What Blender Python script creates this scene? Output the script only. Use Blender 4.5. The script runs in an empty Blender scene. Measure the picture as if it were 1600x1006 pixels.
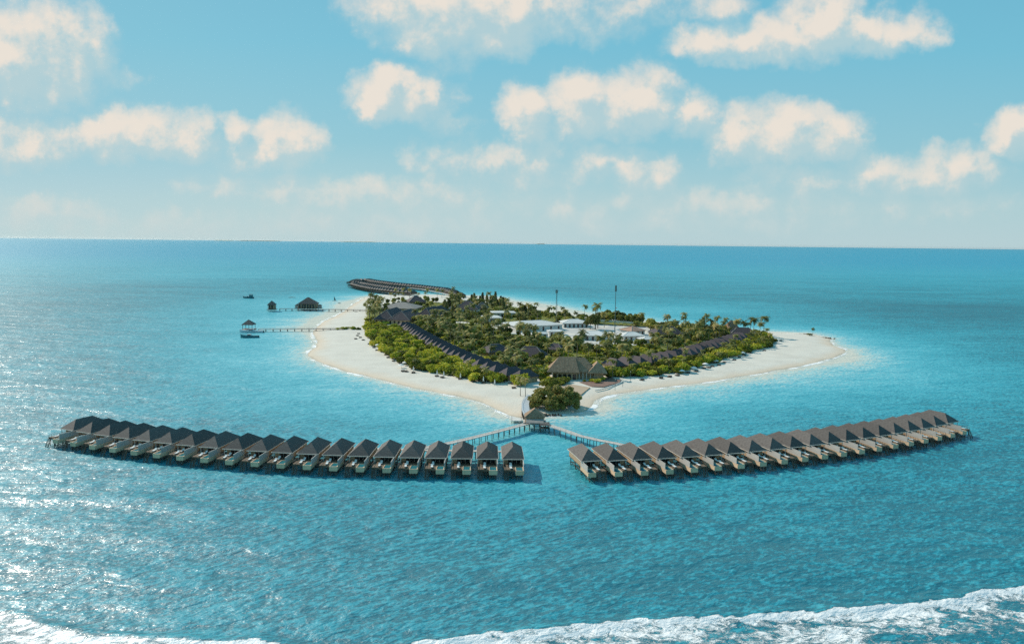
import bpy, math, random
import numpy as np
from mathutils import Vector, Matrix

random.seed(7)
rng = np.random.default_rng(7)
S = bpy.context.scene
COL = S.collection
PI = math.pi
R_ = math.radians

# ------------------------------------------------------------------ camera
FPX, H = 1150.0, 100.0
PITCH, ROLL = math.atan(124.0 / FPX), R_(0.645)
_F = np.array([0, math.cos(PITCH), -math.sin(PITCH)])
_U0 = np.array([0, math.sin(PITCH), math.cos(PITCH)])
_X = np.array([1.0, 0, 0])
_R = _X * math.cos(ROLL) + _U0 * math.sin(ROLL)
_U = _U0 * math.cos(ROLL) - _X * math.sin(ROLL)

def W(px, py, z=0.0):
    """where the sight line through a spot of the photograph meets the height z"""
    d = _F * FPX + _R * (px - 800) + _U * (503 - py)
    t = (z - H) / d[2]
    return np.array([d[0] * t, d[1] * t, z])

def direction(px, py):
    d = _F * FPX + _R * (px - 800) + _U * (503 - py)
    return d / np.linalg.norm(d)

cd = bpy.data.cameras.new('camera')
cam = bpy.data.objects.new('camera', cd)
COL.objects.link(cam)
cd.sensor_width = 36
cd.lens = 36 * FPX / 1600
cd.clip_start, cd.clip_end = 1.0, 200000
cam.matrix_world = Matrix((( _R[0], _U[0], -_F[0], 0), (_R[1], _U[1], -_F[1], 0), (_R[2], _U[2], -_F[2], H), (0, 0, 0, 1)))
S.camera = cam

# ------------------------------------------------------------------ node helpers
def sr(r, g, b):
    f = lambda c: (c / 255 / 12.92) if c / 255 <= 0.04045 else ((c / 255 + 0.055) / 1.055) ** 2.4
    return (f(r), f(g), f(b), 1)

class NT:
    def __init__(s, nt): s.t = nt
    def n(s, typ, **kw):
        nd = s.t.nodes.new(typ)
        for k, v in kw.items():
            if k.startswith('i_'):
                nd.inputs[k[2:].replace('_', ' ')].default_value = v
            else: setattr(nd, k, v)
        return nd
    def l(s, a, b): s.t.links.new(a, b)
    def math(s, op, a, b=None, c=None, clamp=False):
        nd = s.t.nodes.new('ShaderNodeMath'); nd.operation = op; nd.use_clamp = clamp
        for i, v in enumerate((a, b, c)):
            if v is None: continue
            if isinstance(v, (int, float)): nd.inputs[i].default_value = v
            else: s.l(v, nd.inputs[i])
        return nd.outputs[0]
    def smooth(s, x, lo, hi):
        nd = s.t.nodes.new('ShaderNodeMapRange'); nd.interpolation_type = 'SMOOTHSTEP'
        s.l(x, nd.inputs[0]); nd.inputs[1].default_value = lo; nd.inputs[2].default_value = hi
        return nd.outputs[0]
    def mix(s, f, a, b, blend='MIX'):
        nd = s.t.nodes.new('ShaderNodeMix'); nd.data_type = 'RGBA'; nd.blend_type = blend
        for sock, v in ((nd.inputs[0], f), (nd.inputs[6], a), (nd.inputs[7], b)):
            if isinstance(v, (int, float)): sock.default_value = v
            elif isinstance(v, tuple): sock.default_value = v
            else: s.l(v, sock)
        return nd.outputs[2]
    def ramp(s, f, stops):
        nd = s.t.nodes.new('ShaderNodeValToRGB'); e = nd.color_ramp.elements
        while len(e) < len(stops): e.new(0.5)
        for i, (p, c) in enumerate(stops): e[i].position = p; e[i].color = c
        s.l(f, nd.inputs[0]); return nd.outputs[0]
    def slant(s, vec, deg, stretch):
        nd = s.t.nodes.new('ShaderNodeMapping'); nd.vector_type = 'TEXTURE'; s.l(vec, nd.inputs[0])
        nd.inputs['Rotation'].default_value = (0, 0, math.radians(deg)); nd.inputs['Scale'].default_value = (stretch, 1, 1)
        return nd.outputs[0]
    def noise(s, vec, scale, detail=4, rough=0.5, dist=0.0, dims='3D'):
        nd = s.t.nodes.new('ShaderNodeTexNoise'); nd.noise_dimensions = dims
        s.l(vec, nd.inputs['Vector']); nd.inputs['Scale'].default_value = scale
        nd.inputs['Detail'].default_value = detail; nd.inputs['Roughness'].default_value = rough
        nd.inputs['Distortion'].default_value = dist
        return nd.outputs[0]
    def mapping(s, vec, rot=(0, 0, 0), scale=(1, 1, 1), loc=(0, 0, 0)):
        nd = s.t.nodes.new('ShaderNodeMapping'); s.l(vec, nd.inputs[0])
        nd.inputs['Rotation'].default_value = rot; nd.inputs['Scale'].default_value = scale
        nd.inputs['Location'].default_value = loc
        return nd.outputs[0]

def new_mat(name):
    m = bpy.data.materials.new(name); m.use_nodes = True
    m.node_tree.nodes.clear()
    t = NT(m.node_tree)
    out = t.n('ShaderNodeOutputMaterial'); b = t.n('ShaderNodeBsdfPrincipled')
    t.l(b.outputs[0], out.inputs[0])
    return m, t, b, out

def surf(name, c1, c2, scale=0.5, rough=0.8, rnd=0.0, stretch=(1, 1, 1), bump=0.0, detail=5, spec=0.3, world=False):
    """a surface whose own colour wanders between two tones"""
    m, t, b, out = new_mat(name)
    tc = t.n('ShaderNodeTexCoord')
    vec = t.mapping(t.n('ShaderNodeNewGeometry').outputs['Position'] if world else tc.outputs['Object'], scale=stretch)
    nz = t.noise(vec, scale, detail, 0.6)
    col = t.ramp(nz, [(0.3, c1), (0.7, c2)])
    if rnd:
        oi = t.n('ShaderNodeObjectInfo')
        f = t.math('MULTIPLY_ADD', oi.outputs['Random'], 2 * rnd, 1 - rnd)
        hsv = t.n('ShaderNodeHueSaturation'); t.l(col, hsv.inputs['Color']); t.l(f, hsv.inputs['Value'])
        col = hsv.outputs[0]
    t.l(col, b.inputs['Base Color'])
    b.inputs['Roughness'].default_value = rough
    b.inputs['Specular IOR Level'].default_value = spec
    if bump:
        bp = t.n('ShaderNodeBump'); bp.inputs['Distance'].default_value = bump; bp.inputs['Strength'].default_value = 0.8
        t.l(nz, bp.inputs['Height']); t.l(bp.outputs[0], b.inputs['Normal'])
    return m

M = {}
def g(v, r=1.0, bl=1.0): return (v * r, v, v * bl, 1)
M['shingle'] = surf('weathered shingles', (0.060, 0.053, 0.049, 1), (0.130, 0.116, 0.106, 1), 0.7, 0.75, 0.22, (1, 1, 5), 0.08)
M['purple_shingle'] = surf('violet brown shingles', (0.056, 0.043, 0.047, 1), (0.102, 0.080, 0.086, 1), 0.8, 0.8, 0.16, (1, 1, 5), 0.08)
M['grey_shingle'] = surf('bleached shingles', (0.20, 0.19, 0.175, 1), (0.32, 0.30, 0.275, 1), 0.5, 0.85, 0.1, (1, 1, 4), 0.06)
M['thatch'] = surf('sun bleached thatch', (0.215, 0.140, 0.088, 1), (0.40, 0.275, 0.18, 1), 0.7, 0.95, 0.1, (1, 1, 0.35), 0.2)
M['fascia'] = surf('pale eave board', (0.60, 0.54, 0.46, 1), (0.72, 0.65, 0.56, 1), 1.5, 0.6)
M['timber_wall'] = surf('tan timber cladding', (0.36, 0.245, 0.145, 1), (0.53, 0.38, 0.24, 1), 0.8, 0.8, 0.1, (1, 1, 6))
M['screen'] = surf('weathered privacy boards', (0.40, 0.375, 0.34, 1), (0.54, 0.505, 0.46, 1), 0.6, 0.75, 0.08, (1, 1, 8))
M['decking'] = surf('brown decking', (0.12, 0.085, 0.058, 1), (0.22, 0.16, 0.11, 1), 1.2, 0.75, 0.1, (6, 0.4, 1))
M['boardwalk'] = surf('silvered boardwalk planks', (0.40, 0.37, 0.34, 1), (0.60, 0.55, 0.50, 1), 0.8, 0.8, 0.0, (1, 1, 1))
M['grey_deck'] = surf('blue grey painted planks', (0.34, 0.38, 0.41, 1), (0.46, 0.50, 0.53, 1), 0.8, 0.7)
M['dark_boardwalk'] = surf('dark jetty planks', (0.10, 0.085, 0.075, 1), (0.17, 0.145, 0.125, 1), 0.8, 0.8)
M['pool_shell'] = surf('tan pool tub', (0.60, 0.41, 0.26, 1), (0.74, 0.53, 0.35, 1), 1.0, 0.7, 0.1)
M['stilt'] = surf('wet timber stilt', (0.055, 0.045, 0.036, 1), (0.15, 0.12, 0.095, 1), 1.5, 0.7)
M['white'] = surf('off white fabric', (0.68, 0.66, 0.62, 1), (0.80, 0.78, 0.74, 1), 1.5, 0.7)
M['white_roof'] = surf('white metal roof', (0.55, 0.53, 0.50, 1), (0.74, 0.72, 0.68, 1), 0.12, 0.5, 0.04, (1, 6, 1))
M['white_wall'] = surf('white render', (0.55, 0.53, 0.49, 1), (0.68, 0.66, 0.62, 1), 0.4, 0.8)
M['rust_roof'] = surf('faded orange roof', (0.33, 0.19, 0.13, 1), (0.45, 0.29, 0.21, 1), 0.3, 0.8)
M['bark'] = surf('pale palm bark', (0.16, 0.125, 0.095, 1), (0.28, 0.23, 0.18, 1), 2, 0.9)
M['steel'] = surf('grey green steel', (0.06, 0.10, 0.10, 1), (0.10, 0.15, 0.15, 1), 1, 0.5)
M['brown'] = surf('brown wicker', (0.12, 0.075, 0.05, 1), (0.20, 0.13, 0.09, 1), 2, 0.8)
M['hull_white'] = surf('white boat hull', (0.55, 0.58, 0.58, 1), (0.68, 0.70, 0.70, 1), 1, 0.35, spec=0.5)
M['hull_blue'] = surf('dark teal boat hull', (0.035, 0.15, 0.175, 1), (0.05, 0.20, 0.225, 1), 1, 0.35, spec=0.5)
M['dark'] = surf('dark tinted glass', (0.012, 0.016, 0.018, 1), (0.03, 0.035, 0.038, 1), 1, 0.12, spec=0.5)
M['rock'] = surf('dark coral rock', (0.045, 0.038, 0.030, 1), (0.11, 0.09, 0.07, 1), 0.8, 0.9, 0, (1, 1, 1), 0.3)
M['paving'] = surf('tan timber plaza', (0.38, 0.28, 0.19, 1), (0.50, 0.38, 0.27, 1), 0.4, 0.85, 0, (1, 8, 1))
M['red_paving'] = surf('reddish garden bed', (0.17, 0.10, 0.08, 1), (0.28, 0.18, 0.14, 1), 0.5, 0.9)
M['court'] = surf('pale concrete court', (0.40, 0.39, 0.37, 1), (0.56, 0.54, 0.50, 1), 0.06, 0.9)

def foliage(name, dark, mid, light, brown=None):
    m, t, b, out = new_mat(name)
    geo = t.n('ShaderNodeNewGeometry'); oi = t.n('ShaderNodeObjectInfo')
    n1 = t.noise(geo.outputs['Position'], 0.35, 3, 0.6)
    n2 = t.noise(geo.outputs['Position'], 0.035, 2, 0.5)
    f = t.math('ADD', t.math('MULTIPLY', n1, 0.55), t.math('MULTIPLY', n2, 0.30))
    f = t.math('ADD', f, t.math('MULTIPLY_ADD', oi.outputs['Random'], 0.66, -0.31))
    stops = [(0.22, dark), (0.50, mid), (0.78, light)]
    if brown: stops.append((0.93, brown))
    col = t.ramp(f, stops)
    t.l(col, b.inputs['Base Color'])
    b.inputs['Roughness'].default_value = 0.65; b.inputs['Specular IOR Level'].default_value = 0.25
    tr = t.n('ShaderNodeBsdfTranslucent'); t.l(col, tr.inputs[0])
    mx = t.n('ShaderNodeMixShader'); mx.inputs[0].default_value = 0.30
    t.l(b.outputs[0], mx.inputs[1]); t.l(tr.outputs[0], mx.inputs[2]); t.l(mx.outputs[0], out.inputs[0])
    return m
M['hedge_leaf'] = foliage('scaevola leaves', (0.13, 0.14, 0.020, 1), (0.38, 0.385, 0.035, 1), (0.62, 0.57, 0.06, 1), (0.60, 0.42, 0.08, 1))
M['tree_leaf'] = foliage('broad leaves', (0.110, 0.122, 0.034, 1), (0.27, 0.27, 0.055, 1), (0.47, 0.43, 0.09, 1), (0.55, 0.40, 0.13, 1))
M['palm_leaf'] = foliage('palm fronds', (0.13, 0.14, 0.038, 1), (0.28, 0.27, 0.07, 1), (0.45, 0.37, 0.13, 1), (0.58, 0.37, 0.16, 1))
M['pine_leaf'] = foliage('grey green needles', (0.10, 0.115, 0.050, 1), (0.19, 0.205, 0.08, 1), (0.30, 0.30, 0.11, 1))
M['big_bush'] = foliage('dusty olive leaves', (0.095, 0.092, 0.024, 1), (0.19, 0.175, 0.044, 1), (0.32, 0.275, 0.07, 1))
M['litter'] = surf('undergrowth', (0.09, 0.105, 0.032, 1), (0.25, 0.25, 0.07, 1), 0.12, 0.95, 0, (1, 1, 1), 0.3, world=True)

# ------------------------------------------------------------------ mesh helpers
class MB:
    def __init__(s): s.v = []; s.f = []
    def add(s, vs, fs):
        o = len(s.v); s.v += [tuple(v) for v in vs]; s.f += [tuple(i + o for i in f) for f in fs]
        return s
    def box(s, x0, x1, y0, y1, z0, z1):
        return s.add([(x0, y0, z0), (x1, y0, z0), (x1, y1, z0), (x0, y1, z0), (x0, y0, z1), (x1, y0, z1), (x1, y1, z1), (x0, y1, z1)],
                     [(3, 2, 1, 0), (4, 5, 6, 7), (0, 1, 5, 4), (1, 2, 6, 5), (2, 3, 7, 6), (3, 0, 4, 7)])
    def bar(s, a, b, w, h=None):
        a = Vector(a); b = Vector(b); d = (b - a); h = h or w
        d.normalize()
        side = d.cross(Vector((0, 0, 1)))
        side = side.normalized() if side.length > 1e-4 else Vector((1, 0, 0))
        up = side.cross(d).normalized()
        vs = []
        for p in (a, b):
            for i, j in ((-1, -1), (1, -1), (1, 1), (-1, 1)):
                vs.append(p + side * (i * w / 2) + up * (j * h / 2))
        return s.add(vs, [(3, 2, 1, 0), (4, 5, 6, 7), (0, 1, 5, 4), (1, 2, 6, 5), (2, 3, 7, 6), (3, 0, 4, 7)])
    def tube(s, pts, radii, n=6, cap=True):
        rings = []
        for i, p in enumerate(pts):
            p = Vector(p); q = Vector(pts[min(i + 1, len(pts) - 1)]); r = Vector(pts[max(i - 1, 0)])
            d = (q - r).normalized()
            a = d.cross(Vector((0, 1, 0.01))).normalized(); b = d.cross(a)
            rings.append([p + (a * math.cos(2 * PI * k / n) + b * math.sin(2 * PI * k / n)) * radii[i] for k in range(n)])
        vs = [v for r in rings for v in r]; fs = []
        for i in range(len(pts) - 1):
            for k in range(n):
                fs.append((i * n + k, i * n + (k + 1) % n, (i + 1) * n + (k + 1) % n, (i + 1) * n + k))
        if cap: fs += [tuple(range(n))[::-1], tuple((len(pts) - 1) * n + k for k in range(n))]
        return s.add(vs, fs)
    def lathe(s, prof, n=12, c=(0, 0)):
        vs = []; fs = []
        for r, z in prof:
            for k in range(n):
                vs.append((c[0] + r * math.cos(2 * PI * k / n), c[1] + r * math.sin(2 * PI * k / n), z))
        for i in range(len(prof) - 1):
            for k in range(n):
                fs.append((i * n + k, i * n + (k + 1) % n, (i + 1) * n + (k + 1) % n, (i + 1) * n + k))
        return s.add(vs, fs)
    def hip(s, x0, x1, y0, y1, ze, zr, ra, rb, th=0.3, axis='y', cx=None):
        """hipped roof; the ridge runs along the axis from ra to rb"""
        if axis == 'y':
            m = (x0 + x1) / 2 if cx is None else cx
            A = [(x0, y0), (x1, y0), (x1, y1), (x0, y1)]; rg = [(m, ra), (m, rb)]
            fs = [(0, 1, 4), (1, 2, 5, 4), (2, 3, 5), (3, 0, 4, 5)]
        else:
            m = (y0 + y1) / 2 if cx is None else cx
            A = [(x0, y0), (x1, y0), (x1, y1), (x0, y1)]; rg = [(ra, m), (rb, m)]
            fs = [(0, 1, 5, 4), (1, 2, 5), (2, 3, 4, 5), (3, 0, 4)]
        vs = [(x, y, ze) for x, y in A] + [(x, y, zr) for x, y in rg] + [(x, y, ze - th) for x, y in A]
        fs = fs + [(6, 7, 1, 0), (7, 8, 2, 1), (8, 9, 3, 2), (9, 6, 0, 3), (9, 8, 7, 6)]
        return s.add(vs, fs)
    def build(s, name, mat, parent=None, smooth=False):
        me = bpy.data.meshes.new(name)
        me.from_pydata(s.v, [], s.f); me.update()
        me.materials.append(M[mat] if isinstance(mat, str) else mat)
        if smooth: me.polygons.foreach_set('use_smooth', [True] * len(me.polygons))
        o = bpy.data.objects.new(name, me); COL.objects.link(o)
        if parent is not None: o.parent = parent
        return o

def tag(o, label=None, cat=None, group=None, kind=None):
    if label: o['label'] = label
    if cat: o['category'] = cat
    if group: o['group'] = group
    if kind: o['kind'] = kind
    return o

def thing(name, label, cat, loc=(0, 0, 0), rz=0.0, group=None):
    o = bpy.data.objects.new(name, None); COL.objects.link(o)
    o.empty_display_size = 1
    o.location = [float(c) for c in loc]; o.rotation_euler = (0, 0, rz)
    return tag(o, label, cat, group)

KIDS = {}
def kids(o):
    return KIDS.get(o.name) or [c for c in COL.objects if c.parent == o]
def freeze(o):
    KIDS[o.name] = [c for c in COL.objects if c.parent == o]
    for c in KIDS[o.name]: KIDS[c.name] = [d for d in COL.objects if d.parent == c]
def dup(o, loc, rz=0.0, label=None, group=None, scale=None):
    r = o.copy(); COL.objects.link(r)
    r.location = [float(c) for c in loc]; r.rotation_euler = (0, 0, rz)
    if scale: r.scale = scale
    if label: r['label'] = label
    if group: r['group'] = group
    for ch in KIDS.get(o.name, []):
        c = ch.copy(); COL.objects.link(c); c.parent = r
        for d in KIDS.get(ch.name, []):
            e = d.copy(); COL.objects.link(e); e.parent = c
    return r

ORD = ['', 'first', 'second', 'third', 'fourth', 'fifth', 'sixth', 'seventh', 'eighth', 'ninth', 'tenth', 'eleventh', 'twelfth',
       'thirteenth', 'fourteenth', 'fifteenth', 'sixteenth', 'seventeenth', 'eighteenth', 'nineteenth', 'twentieth']
TENS = {20: ('twentieth', 'twenty'), 30: ('thirtieth', 'thirty'), 40: ('fortieth', 'forty'), 50: ('fiftieth', 'fifty')}
def ordinal(n):
    if n <= 20: return ORD[n]
    t, u = n // 10 * 10, n % 10
    return TENS[t][0] if u == 0 else TENS[t][1] + '-' + ORD[u]

def place(used):
    """hands out the first object itself, afterwards copies"""
    state = {'n': 0}
    def go(loc, rz, label, group, scale=None):
        state['n'] += 1
        if state['n'] == 1:
            used.location = [float(c) for c in loc]; used.rotation_euler = (0, 0, rz)
            if scale: used.scale = scale
            return tag(used, label, None, group)
        return dup(used, loc, rz, label, group, scale)
    return go

# ------------------------------------------------------------------ vector noise for terrain and water
def _hash(ix, iy, seed):
    n = (ix * 374761393 + iy * 668265263 + seed * 982451653) & 0xFFFFFFFF
    n = ((n ^ (n >> 13)) * 1274126177) & 0xFFFFFFFF
    return ((n ^ (n >> 16)) & 0xFFFF) / 65535.0
def vnoise(x, y, seed=0):
    x0 = np.floor(x).astype(np.int64); y0 = np.floor(y).astype(np.int64)
    fx = x - x0; fy = y - y0
    fx = fx * fx * (3 - 2 * fx); fy = fy * fy * (3 - 2 * fy)
    a = _hash(x0, y0, seed); b = _hash(x0 + 1, y0, seed); c = _hash(x0, y0 + 1, seed); d = _hash(x0 + 1, y0 + 1, seed)
    return (a * (1 - fx) + b * fx) * (1 - fy) + (c * (1 - fx) + d * fx) * fy
def fbm(x, y, seed=0, oct=4):
    s = 0; a = 0.5
    for i in range(oct):
        s = s + a * vnoise(x * 2 ** i, y * 2 ** i, seed + i * 17); a *= 0.5
    return s / (1 - 0.5 ** oct)

def poly_sd(x, y, P):
    """signed distance to a closed outline, positive inside"""
    best = np.full(x.shape, 1e18); ins = np.zeros(x.shape, bool)
    n = len(P)
    for i in range(n):
        ax, ay = P[i]; bx, by = P[(i + 1) % n]
        dx, dy = bx - ax, by - ay
        t = np.clip(((x - ax) * dx + (y - ay) * dy) / (dx * dx + dy * dy + 1e-9), 0, 1)
        d = (x - ax - t * dx) ** 2 + (y - ay - t * dy) ** 2
        best = np.minimum(best, d)
        c = ((ay > y) != (by > y))
        with np.errstate(divide='ignore', invalid='ignore'):
            ins ^= c & (x < (bx - ax) * (y - ay) / (by - ay + 1e-12) + ax)
    return np.where(ins, 1, -1) * np.sqrt(best)

def smooth_closed(P, it=2):
    P = np.array(P)
    for _ in range(it):
        Q = np.roll(P, -1, 0)
        P = np.stack([0.75 * P + 0.25 * Q, 0.25 * P + 0.75 * Q], 1).reshape(-1, 2)
    return P

SHORE_PX = [(822, 653), (800, 652), (785, 644), (765, 633), (740, 625), (710, 618), (680, 612), (650, 607), (620, 600), (590, 592), (560, 585),
            (530, 577), (508, 569), (492, 562), (482, 556), (484, 550), (491, 545), (497, 536), (491, 527), (488, 518), (500, 507), (511, 499), (530, 491.5),
            (540, 484), (557, 471), (575, 463.5), (600, 461), (640, 460.3), (680, 461), (705, 462), (735, 462.3), (765, 463), (788, 470), (810, 473),
            (830, 477), (850, 481), (900, 490), (960, 497), (1020, 503), (1080, 510), (1150, 515), (1200, 518.5), (1240, 520), (1262, 520.5), (1274, 524),
            (1300, 528), (1296, 533), (1304, 541), (1326, 547.5), (1310, 556), (1280, 566), (1240, 574), (1200, 581), (1140, 591), (1090, 599), (1049, 604),
            (1013, 608), (978, 613), (954, 617), (935, 624), (926, 632), (918, 641), (905, 645), (877, 647), (850, 650)]
SHORE = smooth_closed([W(x, y, 0)[:2] for x, y in SHORE_PX], 2)

# ------------------------------------------------------------------ sea
def grid_lines(segs):
    out = []
    for a, b, n in segs: out += list(np.linspace(a, b, n, endpoint=False))
    return out
geo_n = 70
ys = grid_lines([(-200, 130, 12), (130, 250, 150), (250, 760, 230), (760, 1600, 210), (1600, 2400, 80)]) + list(np.geomspace(2400, 60000, 60))
xpos = list(np.linspace(0, 330, 180, endpoint=False)) + list(np.linspace(330, 700, 90, endpoint=False)) + list(np.geomspace(700, 60000, geo_n))
xs = [-v for v in xpos[:0:-1]] + xpos
GX, GY = np.meshgrid(np.array(xs), np.array(ys))
nx, ny = len(xs), len(ys)
sd = -poly_sd(GX.ravel(), GY.ravel(), SHORE).reshape(GX.shape)       # positive out at sea

def lagoon_depth(x, y, sd):
    wob = (fbm(x / 60, y / 60, 3) - 0.5) * 60
    d = np.maximum(sd + wob * np.clip(sd / 60, 0, 1), 0)
    dep = 1 - np.exp(-d / 62.0)
    dep = dep * (0.93 + 0.16 * (fbm(x / 140, y / 55, 11) - 0.5))
    def blob(px, py, rx, ry, amt):
        c = W(px, py, 0); nonlocal dep
        dep = dep + amt * np.exp(-(((x - c[0]) / rx) ** 2 + ((y - c[1]) / ry) ** 2))
    # sand flats and reef shelves: where the sea floor comes up or drops away
    blob(500, 500, 80, 150, -0.12); blob(430, 480, 150, 240, -0.22); blob(330, 430, 300, 300, -0.14)
    blob(1360, 560, 70, 45, -0.13); blob(1440, 590, 120, 70, -0.14)
    blob(945, 640, 20, 20, -0.10); blob(1090, 620, 40, 20, -0.08)
    blob(760, 645, 36, 20, -0.06); blob(960, 480, 330, 170, -0.26); blob(560, 620, 80, 40, -0.03)
    blob(700, 665, 70, 18, 0.07); blob(1500, 485, 240, 180, 0.14); blob(1300, 640, 60, 30, 0.05)
    far_ = np.clip((y - 800) / 2400, 0, 1); dep = dep - .26 * far_ * far_ * (3 - 2 * far_)
    # the floor falls away towards the outer reef in front
    near_ = np.clip((300 - y) / 110, 0, 1); dep = dep + .12 * near_ * np.clip((x + 110) / 200, 0, 1) + .04 * np.clip((x - 40) / 160, 0, 1) * (y < 420)
    return np.clip(dep, 0, 1.25)
DEP = lagoon_depth(GX, GY, sd)
FOAM = np.exp(-(np.maximum(np.abs(sd - 1.0) - 2.0, 0) / 2.6)) * (0.28 + .95 * fbm(GX / 13, GY / 13, 5))
for px, py, rx, ry, a in ((930, 636, 11, 11, .2), (1085, 616, 16, 4, .5), (1060, 613, 12, 3, .35), (486, 549, 14, 14, .22), (484, 520, 18, 10, .16),
                          (1312, 545, 12, 8, .15), (700, 618, 40, 4, .25), (960, 620, 14, 4, .4)):
    c = W(px, py, 0)
    FOAM += a * np.exp(-(((GX - c[0]) / rx) ** 2 + ((GY - c[1]) / ry) ** 2))

# breaking waves in the foreground
BR = [(620, 1020), (660, 1004), (700, 999), (800, 989), (900, 980), (1000, 971), (1100, 966), (1200, 961), (1290, 957), (1350, 951), (1400, 947), (1450, 940), (1500, 933), (1545, 925), (1600, 919), (1680, 910), (1800, 900)]
BL = [(-200, 925), (-60, 944), (0, 953), (50, 970), (110, 988), (140, 997), (230, 999), (330, 1001), (410, 999), (440, 1008), (480, 1030)]
def crest_y(P):
    q = np.array([W(a, b, 0)[:2] for a, b in P])
    return np.interp(GX, q[:, 0], q[:, 1], left=-1e3, right=-1e3)
WZ = 0.10 * np.sin(GX * 0.05 + GY * 0.21 + 2 * fbm(GX / 40, GY / 40, 2)) * np.clip(sd / 40, 0, 1) * (GY < 2400)
SURF = np.zeros_like(GX); SURFB = np.zeros_like(GX)
for key, P, hgt in (('r', BR, 1.25), ('l', BL, 0.8)):
    cy = crest_y(P) + (fbm(GX / 7, GX * 0 + 3.3, 9) - 0.5) * 4.5 + (fbm(GX / 1.9, GX * 0 + 8.3, 19) - 0.5) * 1.6
    u = cy - GY                                                       # metres in front of the crest
    m = np.clip(u / 0.8, 0, 1)
    lace = np.clip(1.02 - .20 * np.clip(u / 6, 0, 1) - u / 150 + .55 * (fbm(GX / 11, GY / 6, 51) - .5), .2, 1)
    f = m * lace
    if key == 'r': SURF = np.maximum(SURF, f)
    else: SURFB = np.maximum(SURFB, f)
    WZ = WZ + hgt * np.where(u > 0, np.exp(-(u / 3.2) ** 2), np.exp(-(u / 2.2) ** 2)) * (0.6 + 0.8 * fbm(GX / 9, GY / 9, 31))
FOAM = np.maximum(FOAM, np.maximum(SURF, SURFB))

def grid_mesh(name, mat, keep=None, lift=0.0):
    co = np.stack([GX.ravel(), GY.ravel(), WZ.ravel() + lift], 1)
    i = np.arange(nx * ny).reshape(ny, nx)
    q = np.stack([i[:-1, :-1], i[:-1, 1:], i[1:, 1:], i[1:, :-1]], -1).reshape(-1, 4)
    if keep is not None:
        kq = keep.ravel()[q].max(1); q = q[kq]
        used, inv = np.unique(q.ravel(), return_inverse=True)
        co = co[used]; q = inv.reshape(-1, 4)
    else: used = np.arange(nx * ny)
    me = bpy.data.meshes.new(name)
    me.vertices.add(len(co)); me.vertices.foreach_set('co', co.ravel())
    me.loops.add(q.size); me.loops.foreach_set('vertex_index', q.ravel())
    me.polygons.add(len(q)); me.polygons.foreach_set('loop_start', np.arange(0, q.size, 4))
    me.polygons.foreach_set('use_smooth', np.ones(len(q), bool))
    me.update(calc_edges=True)
    for nm, arr in (('depth', DEP), ('foam', FOAM)):
        at = me.attributes.new(nm, 'FLOAT', 'POINT'); at.data.foreach_set('value', arr.ravel()[used].astype(np.float32))
    me.materials.append(mat)
    o = bpy.data.objects.new(name, me); COL.objects.link(o)
    return o

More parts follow.
